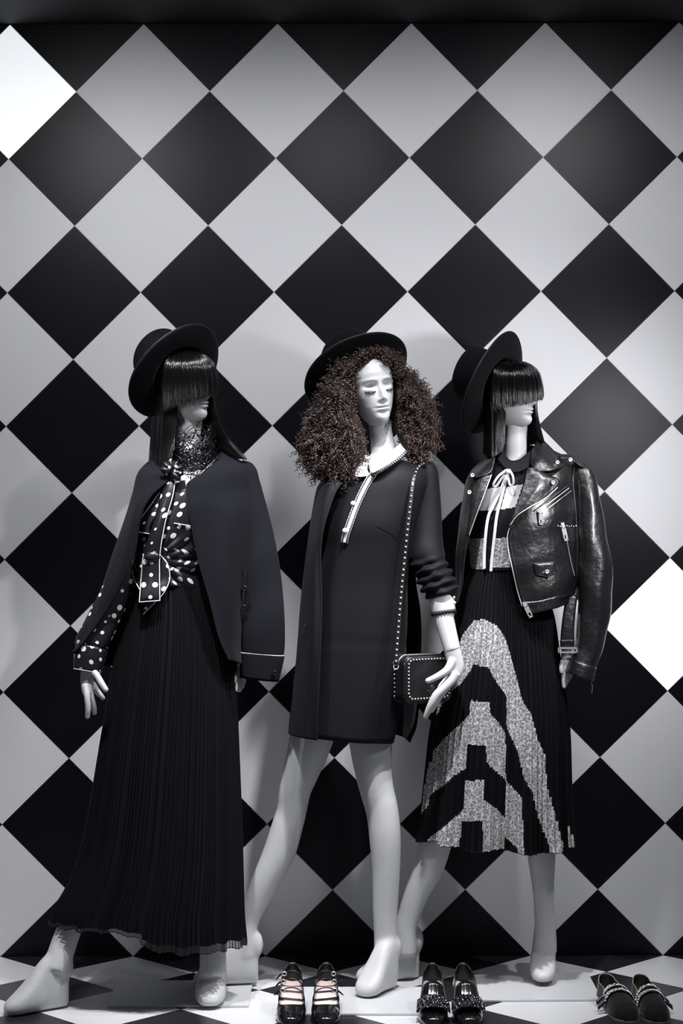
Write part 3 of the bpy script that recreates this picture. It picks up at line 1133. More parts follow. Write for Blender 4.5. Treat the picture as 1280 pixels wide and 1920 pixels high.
button(jk, 515, 1262, -.556, 5, MT['black_plastic'])
button(jk, 458, 1104, -.575, 6, MT['black_plastic'])
button(jk, 457, 1139, -.565, 5, MT['black_plastic'])
button(jk, 447, 1248, -.600, 3.5, MT['black_plastic'])
# welt pocket line
tr = MB()
tr.add(*wire(px3([(447, 1010, -.585), (452, 1050, -.582), (459, 1088, -.577)]), .0016, 20, 6))
obj('pocket_welt', tr, MT['wool'], jk)

# tangled wire and bead collar
nk = MB()
rg = np.random.default_rng(5)
c0 = P(362, 845, -.50)
for k in range(80):
    ph0 = rg.uniform(0, 6.28)
    n = 9
    a = np.linspace(ph0, ph0 + rg.uniform(2.2, 5), n)
    zb = rg.uniform(-.055, .05)
    R_ = rg.uniform(.055, .072) + .02 * max(0, -zb) / .05
    pts = np.stack([c0[0] + R_ * np.cos(a) * 0.92 + rg.normal(0, .004, n), c0[1] + R_ * np.sin(a) * 1.02 + rg.normal(0, .004, n), c0[2] + zb + rg.normal(0, .014, n) + .012 * np.cos(a)], 1)
    nk.add(*wire(pts, .0011, 44, 4))
neck = obj('necklace', nk, MT['bead'], m1)
nb = MB()
for k in range(700):
    a = rg.uniform(0, 6.28)
    zb = rg.uniform(-.082, .018)
    R_ = .064 + rg.normal(0, .006) + .016 * max(0, -zb) / .06
    nb.ball((c0[0] + R_ * math.cos(a) * .92, c0[1] + R_ * math.sin(a), c0[2] + zb + .012 * math.cos(a)), rg.uniform(.0014, .0032), 6, 4)
o = obj('beads', nb, MT['bead'], neck)
o['kind'] = 'stuff'
# dotted petals of the flower below the beads
fl = MB()
for k in range(7):
    a = -2.9 + k * .62
    c = P(322 + 26 * math.cos(a), 884 + 15 * math.sin(a), -.605)
    g = np.zeros((9, 9, 3))
    for i in range(9):
        for j in range(9):
            u, v_ = i / 8, j / 8 - .5
            wv = math.sin(math.pi * min(1, u * .85 + .15))
            g[i, j] = (u * .036, -.008 * math.sin(u * 3) - .006 * math.cos(v_ * 6), v_ * .030 * wv)
    ca, sa = math.cos(-a), math.sin(-a)
    Rm = np.array([[ca, 0, -sa], [0, 1, 0], [sa, 0, ca]])
    fl.grid(g @ Rm.T + P(322, 884, -.612))
v, f = fl.data()
o = obj('flower', fl, MT['dots'], blouse, solid=.001)
set_uv(o, np.stack([v[:, 0] / .02, v[:, 2] / .02], -1))

# ================================================================== curly-haired mannequin in the short dress
m2 = thing('mannequin', base_point(600, 1855), 'white bare-legged mannequin with closed eyes, curly brown wig and short black dress', 'mannequin', 'shop window mannequins')
fr2 = head_frame((721, 794), -0.42, 19, 3, -10, 0.975)
make_head(m2, fr2, lashes=True)

zp = 0.0075
T1, K1 = PF(362, 1847, .0078)[:2], PF(484, 1844, .0078)[:2]
T2, K2 = PF(676, 1872, zp)[:2], PF(742, 1856, zp)[:2]
bp = [foot(T1, K1, lift=.0078, k=1.0, ht=1.0), foot(T2, K2 + np.array([-.004, .03]), lift=zp, k=1.02, ht=1.0)]
bp.append(limb([(598, 1300, -.43, 46), (585, 1378, -.43, 42), (566, 1440, -.42, 35.5), (553, 1481, -.415, 30.5), (547, 1518, -.41, 28.5), (539, 1547, -.405, 29.5), (522, 1602, -.395, 30.5), (497, 1654, -.39, 26.5), (477, 1698, -.385, 22), (466, 1726, -.38, 20.5), (461, 1750, -.38, 21), (462, 1790, -.38, 22)], 60, 24))
bp.append(limb([(690, 1300, -.44, 46), (695, 1393, -.44, 41), (703, 1466, -.45, 33.5), (716, 1520, -.455, 30.8), (721.5, 1570, -.455, 30), (723.5, 1632, -.45, 26.5), (722, 1705, -.44, 23.7), (723, 1749, -.435, 22.5), (724, 1785, -.435, 23), (726, 1815, -.44, 22)], 60, 24))
bp.append(limb([(650, 1330, -.43, 82, .75), (655, 1240, -.43, 84, .8), (668, 1120, -.43, 62, .8), (680, 1020, -.43, 66, .8), (695, 930, -.42, 74, .6), (708, 888, -.41, 55, .55), (721, 864, -.405, 30), (718, 838, -.40, 24), (714, 812, -.40, 21.5), (711, 785, -.40, 21.5)], 50, 24))
blob('body', bp, 0.006, 6, MT['skin'], m2)
hp = hand([[(824, 1112, -.49, 18.5), (829, 1145, -.50, 19), (838, 1182, -.515, 17.5), (847, 1216, -.53, 15.8)]], [])
arm = blob('forearm', hp, 0.003, 3, MT['skin'], m2)
hp = hand([[(846, 1213, -.53, 15.6), (851, 1232, -.535, 16, .75), (856, 1252, -.54, 14, .6), (850, 1268, -.545, 11.5, .6), (846, 1274, -.545, 9, .6)]],
          [[(848, 1238, -.545, 8.5), (838, 1256, -.56, 7.8), (820, 1268, -.572, 6.6), (802, 1276.5, -.58, 5.6)],
           [(853, 1262, -.55, 9.5), (846, 1275, -.555, 9.5), (830, 1291, -.565, 8.6), (818, 1303, -.57, 8.2), (809, 1319, -.57, 7.4), (802, 1334, -.565, 6.2), (798, 1344, -.56, 5)],
           [(850, 1268, -.54, 8), (836, 1290, -.545, 7), (824, 1306, -.55, 6.2), (815, 1322, -.55, 5.4), (809, 1333, -.545, 4.4)],
           [(852, 1264, -.53, 7.5), (838, 1276, -.53, 6.4), (828, 1284, -.535, 5.4), (822, 1294, -.54, 4.6)],
           [(853, 1262, -.522, 6.5), (842, 1270, -.52, 5.4), (832, 1277, -.525, 4.4)]])
blob('hand', hp, 0.0022, 8, MT['skin'], m2)
v, f = limb([(846.3, 1213.5, -.53, 16.4), (847, 1216.5, -.53, 16.4)], 3, 28, cap=False)
obj('wrist_seam', (v, f), MT['side'], arm)

# dress
rows = [(866, 690, 758, -.425, .055), (878, 662, 792, -.425, .080), (900, 634, 803, -.43, .098), (940, 620, 792, -.43, .115), (985, 610, 778, -.43, .127), (1030, 606, 770, -.43, .122), (1090, 596, 764, -.43, .118), (1150, 588, 764, -.43, .122), (1220, 580, 762, -.43, .127), (1300, 572, 758, -.43, .132), (1383, 564, 740, -.43, .136)]
g, ph = ring_loft(rows, 80, 150, 2.25)
q = proj(g)
t = np.linspace(0, 1, 80)[:, None]
g += grid_normals(g, cv=True) * (.004 * t ** 2 * np.sin(ph * 7 + 1)[None] + .0016 * np.exp(-((q[..., 1] - 1205 - .03 * (q[..., 0] - 700)) / 7) ** 2))[..., None]
g[..., 2] -= t ** 6 * .010 * np.clip((q[..., 0] - 665) / 75, -1, 1)
DR = g
dress = surf_obj('dress', g, MT['crepe'], m2, .003, cv=True)
DY = lambda x, y, d=.003: front_y(DR, x, y, -.55) - d
tr = MB()
tr.add(*wire(px3([(x, y, DY(x, y, .0018)) for x, y in ((700, 985), (722, 993), (746, 1005))]), .0007, 16, 5))
obj('dart_seam', tr, MT['crepe'], dress)

# sleeve with gathers at the elbow, white cuff
sp = [(790, 872, -.42, 10), (799, 882, -.422, 19), (800.5, 905, -.425, 22), (799.5, 960, -.43, 27), (798.5, 1010, -.445, 30), (800, 1040, -.458, 32.5), (806, 1064, -.468, 31), (812, 1078, -.476, 30), (820, 1092, -.484, 33), (824, 1108, -.49, 32), (824, 1122, -.492, 23)]
v, f = limb(sp, 90, 64)
g = v.reshape(-1, 64, 3)[:90]
q = proj(g)
gath = smoothstep(1035, 1070, q[..., 1]) * smoothstep(1130, 1112, q[..., 1])
wv = np.sin((q[..., 1] + .35 * (q[..., 0] - 800)) * .36) + .5 * np.sin((q[..., 1] - .5 * (q[..., 0] - 800)) * .23 + 1)
g += grid_normals(g, cv=True) * (.0055 * gath * wv)[..., None]
surf_obj('sleeve', g, MT['crepe'], dress, .003, cv=True)
v, f = limb([(826, 1110, -.493, 24, 1), (829, 1130, -.497, 22.5, 1), (832, 1148, -.50, 21.5, 1)], 10, 56, cap=False)
g = v.reshape(-1, 56, 3)
cuff = surf_obj('cuff', g, MT['white_cloth'], dress, .002, cv=True)


def zigzag(ringpts, amp_vec, n, r, closed=True):
    c = crom(ringpts, n * 2, closed)
    c[::2] += amp_vec
    c[1::2] -= amp_vec
    m = MB()
    if closed:
        c = np.vstack([c, c[:1]])
    for a, b in zip(c[:-1], c[1:]):
        m.add(*tube3(np.c_[np.array([a, b]), [r, r]], 2, 4))
    return m


ax = g[-1].mean(0) - g[0].mean(0)
ax /= np.linalg.norm(ax)
cc = g[-1].mean(0)
obj('cuff_trim', zigzag(cc + (g[-1] - cc) * 1.05 + ax * .002, ax * .0042, 24, .0024), MT['satin'], cuff)
cc = g[1].mean(0)
obj('cuff_trim', zigzag(cc + (g[1] - cc) * 1.06, ax * .0036, 24, .0020), MT['satin'], cuff)
for (x, y) in ((850.5, 1120), (852, 1130)):
    b = MB()
    b.ball(P(x, y, -.512), .0042, 12, 8)
    obj('pearl_button', b, MT['pearl'], cuff)

# white collar with scalloped edge, placket, pearl buttons
g = patch([[(690, 868, -.490), (697, 862, -.500), (716, 856, -.503), (738, 842, -.475), (755, 826, -.425)],
           [(694, 884, -.522), (700, 878, -.528), (720, 868, -.528), (742, 853, -.498), (760, 836, -.437)],
           [(698, 892, -.536), (704, 889, -.540), (724, 878, -.538), (746, 863, -.512), (765, 846, -.450)]], 16, 40)
collar = surf_obj('collar', g, MT['white_cloth'], dress, .0022)
sc_ = MB()
eg = crom(g[-1], 26)
for k, p in enumerate(eg):
    a = np.linspace(0, 2 * np.pi, 10, endpoint=False)
    loop = np.stack([p[0] + .0042 * np.cos(a), np.full(10, p[1] - .004), p[2] + .002 + .0042 * np.sin(a)], 1)
    sc_.add(*wire(loop, .0013, 12, 4, closed=True))
obj('scalloped_trim', sc_, MT['satin'], collar)
lc = patch([[(690, 868, -.490), (678, 866, -.48), (665, 858, -.45)], [(688, 880, -.52), (672, 880, -.51), (655, 872, -.47)], [(694, 892, -.535), (668, 894, -.525), (645, 884, -.48)]], 12, 20)
surf_obj('collar', lc, MT['white_cloth'], dress, .0022)
pl = [(700, 888), (690, 902), (678, 925), (667, 950), (656, 980), (648, 1004), (645, 1018)]
g = ribbon([(x, y, DY(x, y, .005), 13) for x, y in pl], 10, 40, 7)
g[..., 1] = np.minimum(g[..., 1], -.53)
plk = surf_obj('placket', g, MT['white_cloth'], dress, .0022)
up = np.array([.0022, 0, .0010])
obj('placket_trim', zigzag(g[:, 1] + np.array([0, -.002, 0]), up, 30, .0013, closed=False), MT['satin'], plk)
obj('placket_trim', zigzag(g[:, -2] + np.array([0, -.002, 0]), up, 30, .0013, closed=False), MT['satin'], plk)
for (x, y) in ((662, 944), (646.5, 995)):
    b = MB()
    b.ball(P(x, y, DY(x, y, .010)), (.0078, .006, .0078), 16, 10)
    obj('pearl_button', b, MT['pearl'], plk)

# sleeveless coat hanging open over the dress
CR = [
    [(640, 905, -.535), (622, 900, -.52), (606, 898, -.43), (640, 872, -.36), (705, 858, -.335), (765, 866, -.35), (796, 880, -.395)],
    [(626, 928, -.552), (609, 920, -.53), (594, 920, -.44), (620, 905, -.35), (704, 890, -.32), (772, 900, -.34), (800, 915, -.39)],
    [(606, 990, -.573), (596, 990, -.548), (583, 984, -.44), (615, 985, -.33), (700, 980, -.30), (770, 985, -.33), (790, 1000, -.39)],
    [(600, 1045, -.573), (588, 1045, -.548), (575, 1045, -.44), (612, 1045, -.32), (700, 1040, -.295), (765, 1045, -.325), (778, 1080, -.40)],
    [(602, 1130, -.577), (584, 1130, -.552), (565, 1130, -.44), (608, 1130, -.315), (700, 1130, -.29), (772, 1130, -.33), (787, 1150, -.41)],
    [(599, 1236, -.582), (577, 1236, -.555), (557, 1236, -.44), (604, 1236, -.31), (700, 1236, -.285), (773, 1236, -.33), (788, 1222, -.41)],
    [(594, 1345, -.588), (570, 1345, -.560), (545, 1345, -.44), (596, 1345, -.305), (695, 1345, -.28), (766, 1345, -.33), (782, 1346, -.41)],
    [(593, 1388, -.586), (568, 1384, -.560), (542, 1374, -.44), (590, 1366, -.305), (690, 1366, -.28), (750, 1380, -.33), (768, 1392, -.41)],
]
g = patch(CR, 70, 80)
q = proj(g)
g[..., 1] -= .005 * np.sin((q[..., 0] - .08 * q[..., 1]) * .13) * smoothstep(930, 1100, q[..., 1]) * (q[..., 0] < 640)
coat = surf_obj('coat', g, MT['crepe'], m2, .005)
tr = MB()
tr.add(*wire(g[:, 0] + np.array([0, -.002, 0]), .0030, 80, 6))
obj('edge_binding', tr, MT['crepe'], coat)
wl = MB()
wl.add(*wire(px3([(571, 1170, -.535), (569, 1195, -.538)]), .0022, 8, 6))
obj('pocket_welt', wl, MT['crepe'], coat)

hat(m2, P(671, 704, -0.385), (-0.36, 0.56, 0.75), R=0.160, crown_h=0.108, rx=.086, ry=.10, up=.012, curl=.014)

# curly wig
FACE = [(693, 674), (682, 692), (674, 715), (671, 760), (674, 785), (686, 800), (690, 815), (694, 840), (697, 866), (706, 892), (764, 846), (752, 826), (738, 797), (741, 760), (740, 725), (734, 702), (718, 684), (702, 674)]
BLOBS = [(648, 700, -.44, 30, 34, .075), (636, 738, -.44, 36, 44, .09), (622, 790, -.44, 52, 48, .095), (618, 838, -.44, 58, 52, .10), (640, 872, -.45, 46, 42, .09), (655, 820, -.46, 34, 50, .08), (664, 684, -.455, 26, 18, .05), (676, 672, -.46, 18, 13, .045),
         (722, 668, -.455, 24, 13, .05), (744, 690, -.44, 15, 28, .055), (762, 730, -.405, 26, 40, .075), (782, 770, -.40, 32, 48, .08), (787, 812, -.40, 33, 42, .075), (770, 830, -.42, 26, 34, .06), (754, 790, -.41, 18, 40, .06), (750, 740, -.41, 16, 40, .06), (700, 660, -.45, 34, 12, .05), (680, 668, -.475, 12, 12, .035), (726, 674, -.47, 14, 12, .035), (741, 752, -.385, 13, 52, .045)]
core = MB()
for (x, y, Y, rx, ry, rz) in BLOBS:
    core.ball(P(x, y, Y), (M(rx, Y) * .86, rz * .82, M(ry, Y) * .86), 18, 12)
g = HEAD.copy()
g[..., :2] *= 1.07
g = g[44:]
g[..., 1] = np.where((g[..., 1] < -.012) & (g[..., 2] < .200 - .55 * np.abs(g[..., 0])), -.012, g[..., 1])
core.grid(fr2(g), cv=True)
wig2 = obj('wig', core, MT['hair_core'], m2)
rg = np.random.default_rng(21)
cm = MB()
vol = np.array([b[3] * b[4] for b in BLOBS], float) ** 0.85
vol /= vol.sum()
made = 0
tries = 0
TT = np.linspace(0, 1, 30)
while made < 2900 and tries < 14000:
    tries += 1
    x, y, Y, rx, ry, rz = BLOBS[rg.choice(len(BLOBS), p=vol)]
    d = rg.normal(0, 1, 3)
    d[1] -= .45
    d /= np.linalg.norm(d)
    c = P(x, y, Y)
    k = rg.uniform(.78, 1.0)
    rad = np.array([M(rx, Y), rz, M(ry, Y)])
    p0 = c + d * rad * k
    big = ry > 30
    L = rg.uniform(.045, .085) if big else rg.uniform(.02, .045)
    dirv = np.array([0, 0, -1.0]) * rg.uniform(.3, .8) + d * rg.uniform(-.1, .42) + rg.normal(0, .33, 3)
    dirv /= np.linalg.norm(dirv)
    a = np.cross(dirv, rg.normal(0, 1, 3))
    a /= np.linalg.norm(a)
    b = np.cross(dirv, a)
    turns = L / rg.uniform(.010, .016)
    R_ = rg.uniform(.0030, .0062)
    th = TT * turns * 2 * np.pi + rg.uniform(0, 6.28)
    env = R_ * (0.6 + .5 * TT)
    p0 = p0 - dirv * L * .35
    pts = p0 + np.outer(TT * L, dirv) + np.outer(env * np.cos(th), a) + np.outer(env * np.sin(th), b)
    s_ = proj(pts)
    if (in_poly(s_[:, 0], s_[:, 1], FACE) & (pts[:, 1] < -.38)).any():
        continue
    if s_[:, 1].min() < 655 and s_[:, 0].min() < 620:
        continue
    rr_ = np.full(30, rg.uniform(.0009, .0016))
    rr_[-4:] *= np.linspace(1, .3, 4)
    cm.add(*tube3(np.c_[pts, rr_], 30, 3, cap=False))
    made += 1
o = obj('curls', cm, MT['hair_brown'], wig2)
o['kind'] = 'stuff'

# ------------------------------------------------------------------ studded bag hung from the shoulder
ya = math.radians(33)
uax = np.array([math.cos(ya), math.sin(ya), 0])
nax = np.array([-math.sin(ya), -math.cos(ya), 0]) * -1      # points into the bag, away from the viewer
nax = np.array([-math.sin(ya), math.cos(ya), 0])
zax = np.array([0, 0, 1.0])
BW, BH, BD = .166, .135, .062
fl_ = P(759, 1275, -.575)
bc = fl_ + uax * BW / 2
bag = thing('shoulder_bag', (bc[0], bc[1], bc[2] - BH / 2), 'small black leather camera bag with studded edges hanging at the curly-haired mannequin\'s hip', 'bag')


def rrect(w_, h_, r_, n=8):
    pts = []
    for cx_, cz_, a0 in ((w_ / 2 - r_, h_ / 2 - r_, 0), (-w_ / 2 + r_, h_ / 2 - r_, 90), (-w_ / 2 + r_, -h_ / 2 + r_, 180), (w_ / 2 - r_, -h_ / 2 + r_, 270)):
        for k in range(n + 1):
            a = math.radians(a0 + 90 * k / n)
            pts.append((cx_ + r_ * math.cos(a), cz_ + r_ * math.sin(a)))
    return np.array(pts)


def bagpt(u, d, z):
    return bc + np.multiply.outer(u, uax) + np.multiply.outer(d, nax) + np.multiply.outer(z, zax)


rows = []
for (sc, d) in ((.30, -.0035), (.8, -.003), (.93, -.002), (.975, .0), (1.0, .006), (1.0, BD - .006), (.975, BD), (.9, BD + .002), (.3, BD + .003)):
    o2 = rrect(BW, BH, .026)
    inset = (1 - sc)
    o2 = o2 * np.array([1 - inset, 1 - inset])
    rows.append(bagpt(o2[:, 0], np.full(len(o2), d), o2[:, 1]))
m = MB()
m.grid(np.array(rows), cv=True, cap=True)
bb = obj('bag_body', m, MT['leather_flat'], bag)
m = MB()
for d in (.003, BD - .003):
    o2 = rrect(BW + .001, BH + .001, .0265)
    m.add(*wire(bagpt(o2[:, 0], np.full(len(o2), d), o2[:, 1]), .0024, 120, 6, closed=True))
obj('bag_piping', m, MT['leather_flat'], bag)
m = MB()
o2 = rrect(BW, BH, .026)
m.add(*wire(bagpt(o2[:18, 0], np.full(18, .034), o2[:18, 1] + .0012), .0018, 50, 5))
obj('bag_zip', m, MT['emboss'], bag)


def pyramid(mb, c, ux, uz, out, s, hgt):
    v = [c + ux * s + uz * s, c - ux * s + uz * s, c - ux * s - uz * s, c + ux * s - uz * s, c + out * hgt]
    mb.add(np.array(v), [[0, 1, 4], [1, 2, 4], [2, 3, 4], [3, 0, 4], [3, 2, 1, 0]])


m = MB()
o2 = rrect(BW - .022, BH - .022, .017, 5)
per = crom(o2, 46, True)
seg = np.r_[0, np.cumsum(np.linalg.norm(np.diff(np.vstack([o2, o2[:1]]), axis=0), axis=1))]
cl = np.vstack([o2, o2[:1]])
for s_ in np.linspace(0, seg[-1], 47)[:-1]:
    u, z = np.interp(s_, seg, cl[:, 0]), np.interp(s_, seg, cl[:, 1])
    pyramid(m, bagpt(u, -.0035, z), uax, zax, -nax, .0033, .0042)
o = obj('front_studs', m, MT['stud'], bag)
o['kind'] = 'stuff'
m = MB()
for z in np.linspace(-.05, .05, 9):
    pyramid(m, bagpt(-BW / 2 - .0003, BD - .010, z), nax, zax, -uax, .003, .004)
o = obj('side_studs', m, MT['stud'], bag)
o['kind'] = 'stuff'
# embossed emblem and name on the front
def text_mesh(txt, size):
    cu = bpy.data.curves.new('t', 'FONT')
    cu.body = txt
    cu.size = size
    cu.align_x = 'CENTER'
    cu.extrude = .0002
    to = bpy.data.objects.new('t', cu)
    COL.objects.link(to)
    dg_ = bpy.context.evaluated_depsgraph_get()
    me = to.evaluated_get(dg_).to_mesh()
    v_ = np.array([tuple(q_.co) for q_ in me.vertices])
    f_ = [list(p_.vertices) for p_ in me.polygons]
    to.evaluated_get(dg_).to_mesh_clear()
    bpy.data.objects.remove(to)
    bpy.data.curves.remove(cu)
    return v_, f_


m = MB()
for txt, sz, dz in (('VALENTINO', .0082, 0), ('GARAVANI', .0046, -.0065), ('V', .006, .0105)):
    v_, f_ = text_mesh(txt, sz)
    m.add(bagpt(v_[:, 0] + .012, np.full(len(v_), -.0042), v_[:, 1] - .037 + dz), f_)
a = np.linspace(0, 2 * np.pi, 24, endpoint=False)
m.add(*wire(bagpt(.012 + .0052 * np.cos(a), np.full(24, -.0040), -.0245 + .0042 * np.sin(a)), .0004, 40, 4, closed=True))
obj('lettering', m, MT['emboss'], bag, smooth=False)
SP = [(742, 1246, -.580), (744, 1215, -.572), (748, 1160, -.560), (753, 1100, -.552), (758, 1050, -.548), (764, 990, -.548), (770, 935, -.535), (775, 900, -.515), (783, 878, -.478), (795, 868, -.43), (800, 870, -.38)]
g = ribbon([(x, y, Y, 8.5) for x, y, Y in SP], 8.5, 120, 4)
st = surf_obj('bag_strap', g, MT['leather_flat'], bag, .003)
m = MB()
cl = crom(g.mean(1), 400)
dl = np.r_[0, np.cumsum(np.linalg.norm(np.diff(cl, axis=0), axis=1))]
for s_ in np.arange(.008, dl[-1], .0165):
    k = np.searchsorted(dl, s_)
    k = min(max(k, 1), 398)
    t_ = cl[k + 1] - cl[k - 1]
    t_ /= np.linalg.norm(t_)
    ux = np.cross(t_, [0, 1, 0])
    ux /= np.linalg.norm(ux)
    out = np.cross(ux, t_)
    if out[1] > 0:
        out = -out
    pyramid(m, cl[k] + out * .0016, ux, t_, out, .0036, .0048)
o = obj('strap_studs', m, MT['stud'], bag)
o['kind'] = 'stuff'
m = MB()
a = np.linspace(0, 2 * np.pi, 16, endpoint=False)
cr_ = P(742, 1250, -.580)
m.add(*wire(np.stack([cr_[0] + .007 * np.cos(a), cr_[1] + .002 * np.sin(a), cr_[2] + .007 * np.sin(a)], 1), .0014, 30, 5, closed=True))
obj('strap_ring', m, MT['stud'], bag)

# ================================================================== mannequin in the leather jacket and lace skirt
m3 = thing('mannequin', base_point(910, 1845), 'white mannequin in tilted black hat, black leather biker jacket and lace-banded pleated skirt', 'mannequin', 'shop window mannequins')
fr3 = head_frame((990, 798), -0.36, 50, 2, -4, 0.88)
make_head(m3, fr3)
LF = .016
T1, K1 = PF(668, 1844)[:2], PF(784, 1834)[:2]
T2, K2 = PF(1017, 1846, LF)[:2], PF(1024, 1815, LF)[:2]
bp = [foot(T1, K1, k=1.0, ht=1.0), foot(T2, K2 + np.array([0, .075]), lift=LF, k=0.98, ht=.98)]
bp.append(limb([(890, 1330, -.36, 46), (862, 1430, -.36, 38), (835, 1510, -.35, 32), (817, 1577, -.34, 31), (803, 1628, -.335, 28), (782, 1672, -.33, 24), (767, 1715, -.325, 21.5), (760, 1745, -.325, 20.5), (760, 1790, -.325, 22)], 50, 22))
bp.append(limb([(985, 1330, -.35, 46), (1002, 1430, -.34, 38), (1012, 1530, -.335, 30), (1014.5, 1595, -.33, 27.5), (1018, 1665, -.325, 20.8), (1020, 1715, -.32, 19), (1022, 1745, -.32, 20.5), (1022, 1785, -.325, 22)], 50, 22))
bp.append(limb([(945, 1340, -.35, 74, .75), (945, 1230, -.35, 80, .75), (943, 1080, -.35, 52, .75), (952, 990, -.35, 60, .75), (962, 920, -.35, 70, .6), (966, 885, -.35, 52, .6), (966, 862, -.35, 25), (966, 830, -.355, 21.5), (968, 795, -.355, 21)], 50, 24))
blob('body', bp, 0.006, 6, MT['skin'], m3)
hp = hand([[(1072, 1150, -.40, 15), (1067, 1200, -.40, 14), (1063, 1240, -.40, 12, .7), (1061, 1262, -.40, 10, .6)]],
          [[(1056, 1250, -.405, 5), (1056, 1270, -.41, 4.8), (1057, 1288, -.41, 3.8)], [(1061, 1255, -.40, 5), (1061, 1272, -.40, 4.6), (1060, 1284, -.40, 3.8)],
           [(1066, 1252, -.395, 5), (1066, 1266, -.395, 4.5), (1065, 1276, -.395, 3.8)], [(1069, 1250, -.39, 4.4), (1070, 1262, -.39, 4), (1069, 1270, -.39, 3.3)], [(1055, 1238, -.415, 5), (1052, 1252, -.42, 4.4), (1052, 1260, -.42, 3.8)]])
blob('hand', hp, 0.0022, 4, MT['skin'], m3)

# wig
wig3 = obj('wig', fringe(fr3, -98, 82, 1000, 31, z_bot=.084, top=.218, slant=.024), MT['hair_black'], m3)
gl = [[(912, 735, -.30), (910, 790, -.31), (908, 850, -.32)], [(916, 735, -.36), (915, 790, -.365), (914, 853, -.375)], [(925, 735, -.395), (924, 790, -.405), (924, 855, -.415)], [(936, 735, -.405), (937, 790, -.415), (938, 846, -.42)], [(946, 750, -.39), (945, 790, -.40), (944, 830, -.405)]]
hs = strands([px3(g) for g in gl], 620, .0012, .002, 8, seed=33)
gr = [[(1004, 730, -.40), (1006, 775, -.40), (1012, 805, -.395), (1018, 830, -.39)], [(1002, 730, -.37), (1003, 775, -.37), (1008, 805, -.365), (1014, 828, -.36)], [(996, 730, -.33), (996, 775, -.33), (1000, 810, -.33), (1006, 830, -.33)], [(975, 730, -.29), (975, 780, -.295), (978, 815, -.30), (984, 840, -.30)], [(940, 730, -.275), (940, 790, -.285), (940, 848, -.29)]]
v, f = strands([px3(g) for g in gr], 640, .0012, .0018, 8, seed=34).data()
hs.add(v, f)
gb = [[(912, 730, -.29), (911, 790, -.30), (910, 852, -.31)], [(940, 730, -.265), (940, 790, -.275), (940, 850, -.285)], [(970, 730, -.265), (970, 785, -.275), (972, 838, -.285)]]
v, f = strands([px3(g) for g in gb], 300, .0016, .002, 7, seed=35).data()
hs.add(v, f)
sc_ = MB()
sc_.grid(fr3(kk), cv=True)
v, f = sc_.data()
hs.add(v, f)
obj('long_hair', hs, MT['hair_black'], wig3)
hat(m3, P(931, 722, -0.335), (-0.80, 0.44, 0.40), R=0.160, crown_h=0.110, rx=.086, ry=.10, up=.014, curl=.016)

# ---- dress bodice with pale inset blocks
rows = [(868, 922, 1014, -.355, .068), (878, 905, 1030, -.355, .080), (900, 893, 1042, -.355, .095), (935, 886, 1046, -.355, .106), (975, 880, 1040, -.355, .115), (1010, 879, 1025, -.355, .110), (1040, 880, 1008, -.355, .103), (1068, 882, 1000, -.355, .100)]
g, ph = ring_loft(rows, 150, 300, 2.2)
BD3 = g
BYf = lambda x, y, d=.003: front_y(BD3, x, y, -.455) - d
BLOCKS = [[(910, 917), (941, 912.5), (934, 956), (897, 957)], [(949, 913), (980, 908), (966, 951), (938, 955.5)], [(876, 1010), (911, 1010), (909, 1068), (876, 1068)], [(926, 1010), (970, 1006), (970, 1063), (922, 1064)]]


def split_mesh(g, polys, cv=True):
    """faces of a ring net whose picture lies in the polygons, and the rest"""
    nr, nv = g.shape[:2]
    F_ = grid_faces(nr, nv, cv=cv)
    V_ = g.reshape(-1, 3)
    c_ = V_[F_].mean(1)
    q_ = proj(c_)
    mid = g.mean(1)[:, 1].mean()
    frontf = c_[:, 1] < np.repeat(g.mean(1)[:, 1], nv)[:len(c_)] + .02
    ins = np.zeros(len(c_), bool)
    for p_ in polys:
        ins |= in_poly(q_[:, 0], q_[:, 1], p_)
    ins &= frontf
    return V_, F_, ins


def sub(V_, F_):
    idx = np.unique(F_)
    mp = np.full(len(V_), -1)
    mp[idx] = np.arange(len(idx))
    return V_[idx], mp[F_]


V_, F_, ins = split_mesh(g, BLOCKS)
bodice = obj('bodice', sub(V_, F_[~ins]), MT['crepe'], m3)
qy = proj(V_[F_].mean(1))[:, 1]
obj('pale_inset', sub(V_, F_[ins & (qy < 985)]), MT['white_cloth'], bodice)
obj('lace_inset', sub(V_, F_[ins & (qy >= 985)]), MT['lace'], bodice)
# standing collar
cp = patch([[(942, 842, -.405), (955, 862, -.432), (972, 862, -.432), (990, 848, -.415), (1002, 836, -.37)], [(932, 862, -.425), (953, 884, -.452), (975, 884, -.455), (1000, 868, -.435), (1014, 850, -.385)]], 8, 30)
surf_obj('collar', cp, MT['crepe'], bodice, .003)

# ribbon tie
rb = MB()


def bandmesh(pts, wpx, n=36, th=.0012):
    g_ = ribbon(pts, wpx, n, 3)
    m_ = MB()
    m_.grid(g_)
    v_, f_ = m_.data()
    v2 = v_ + np.array([0, th, 0])
    m2_ = MB()
    m2_.add(v_, f_)
    m2_.add(v2, f_)
    return m2_.data()


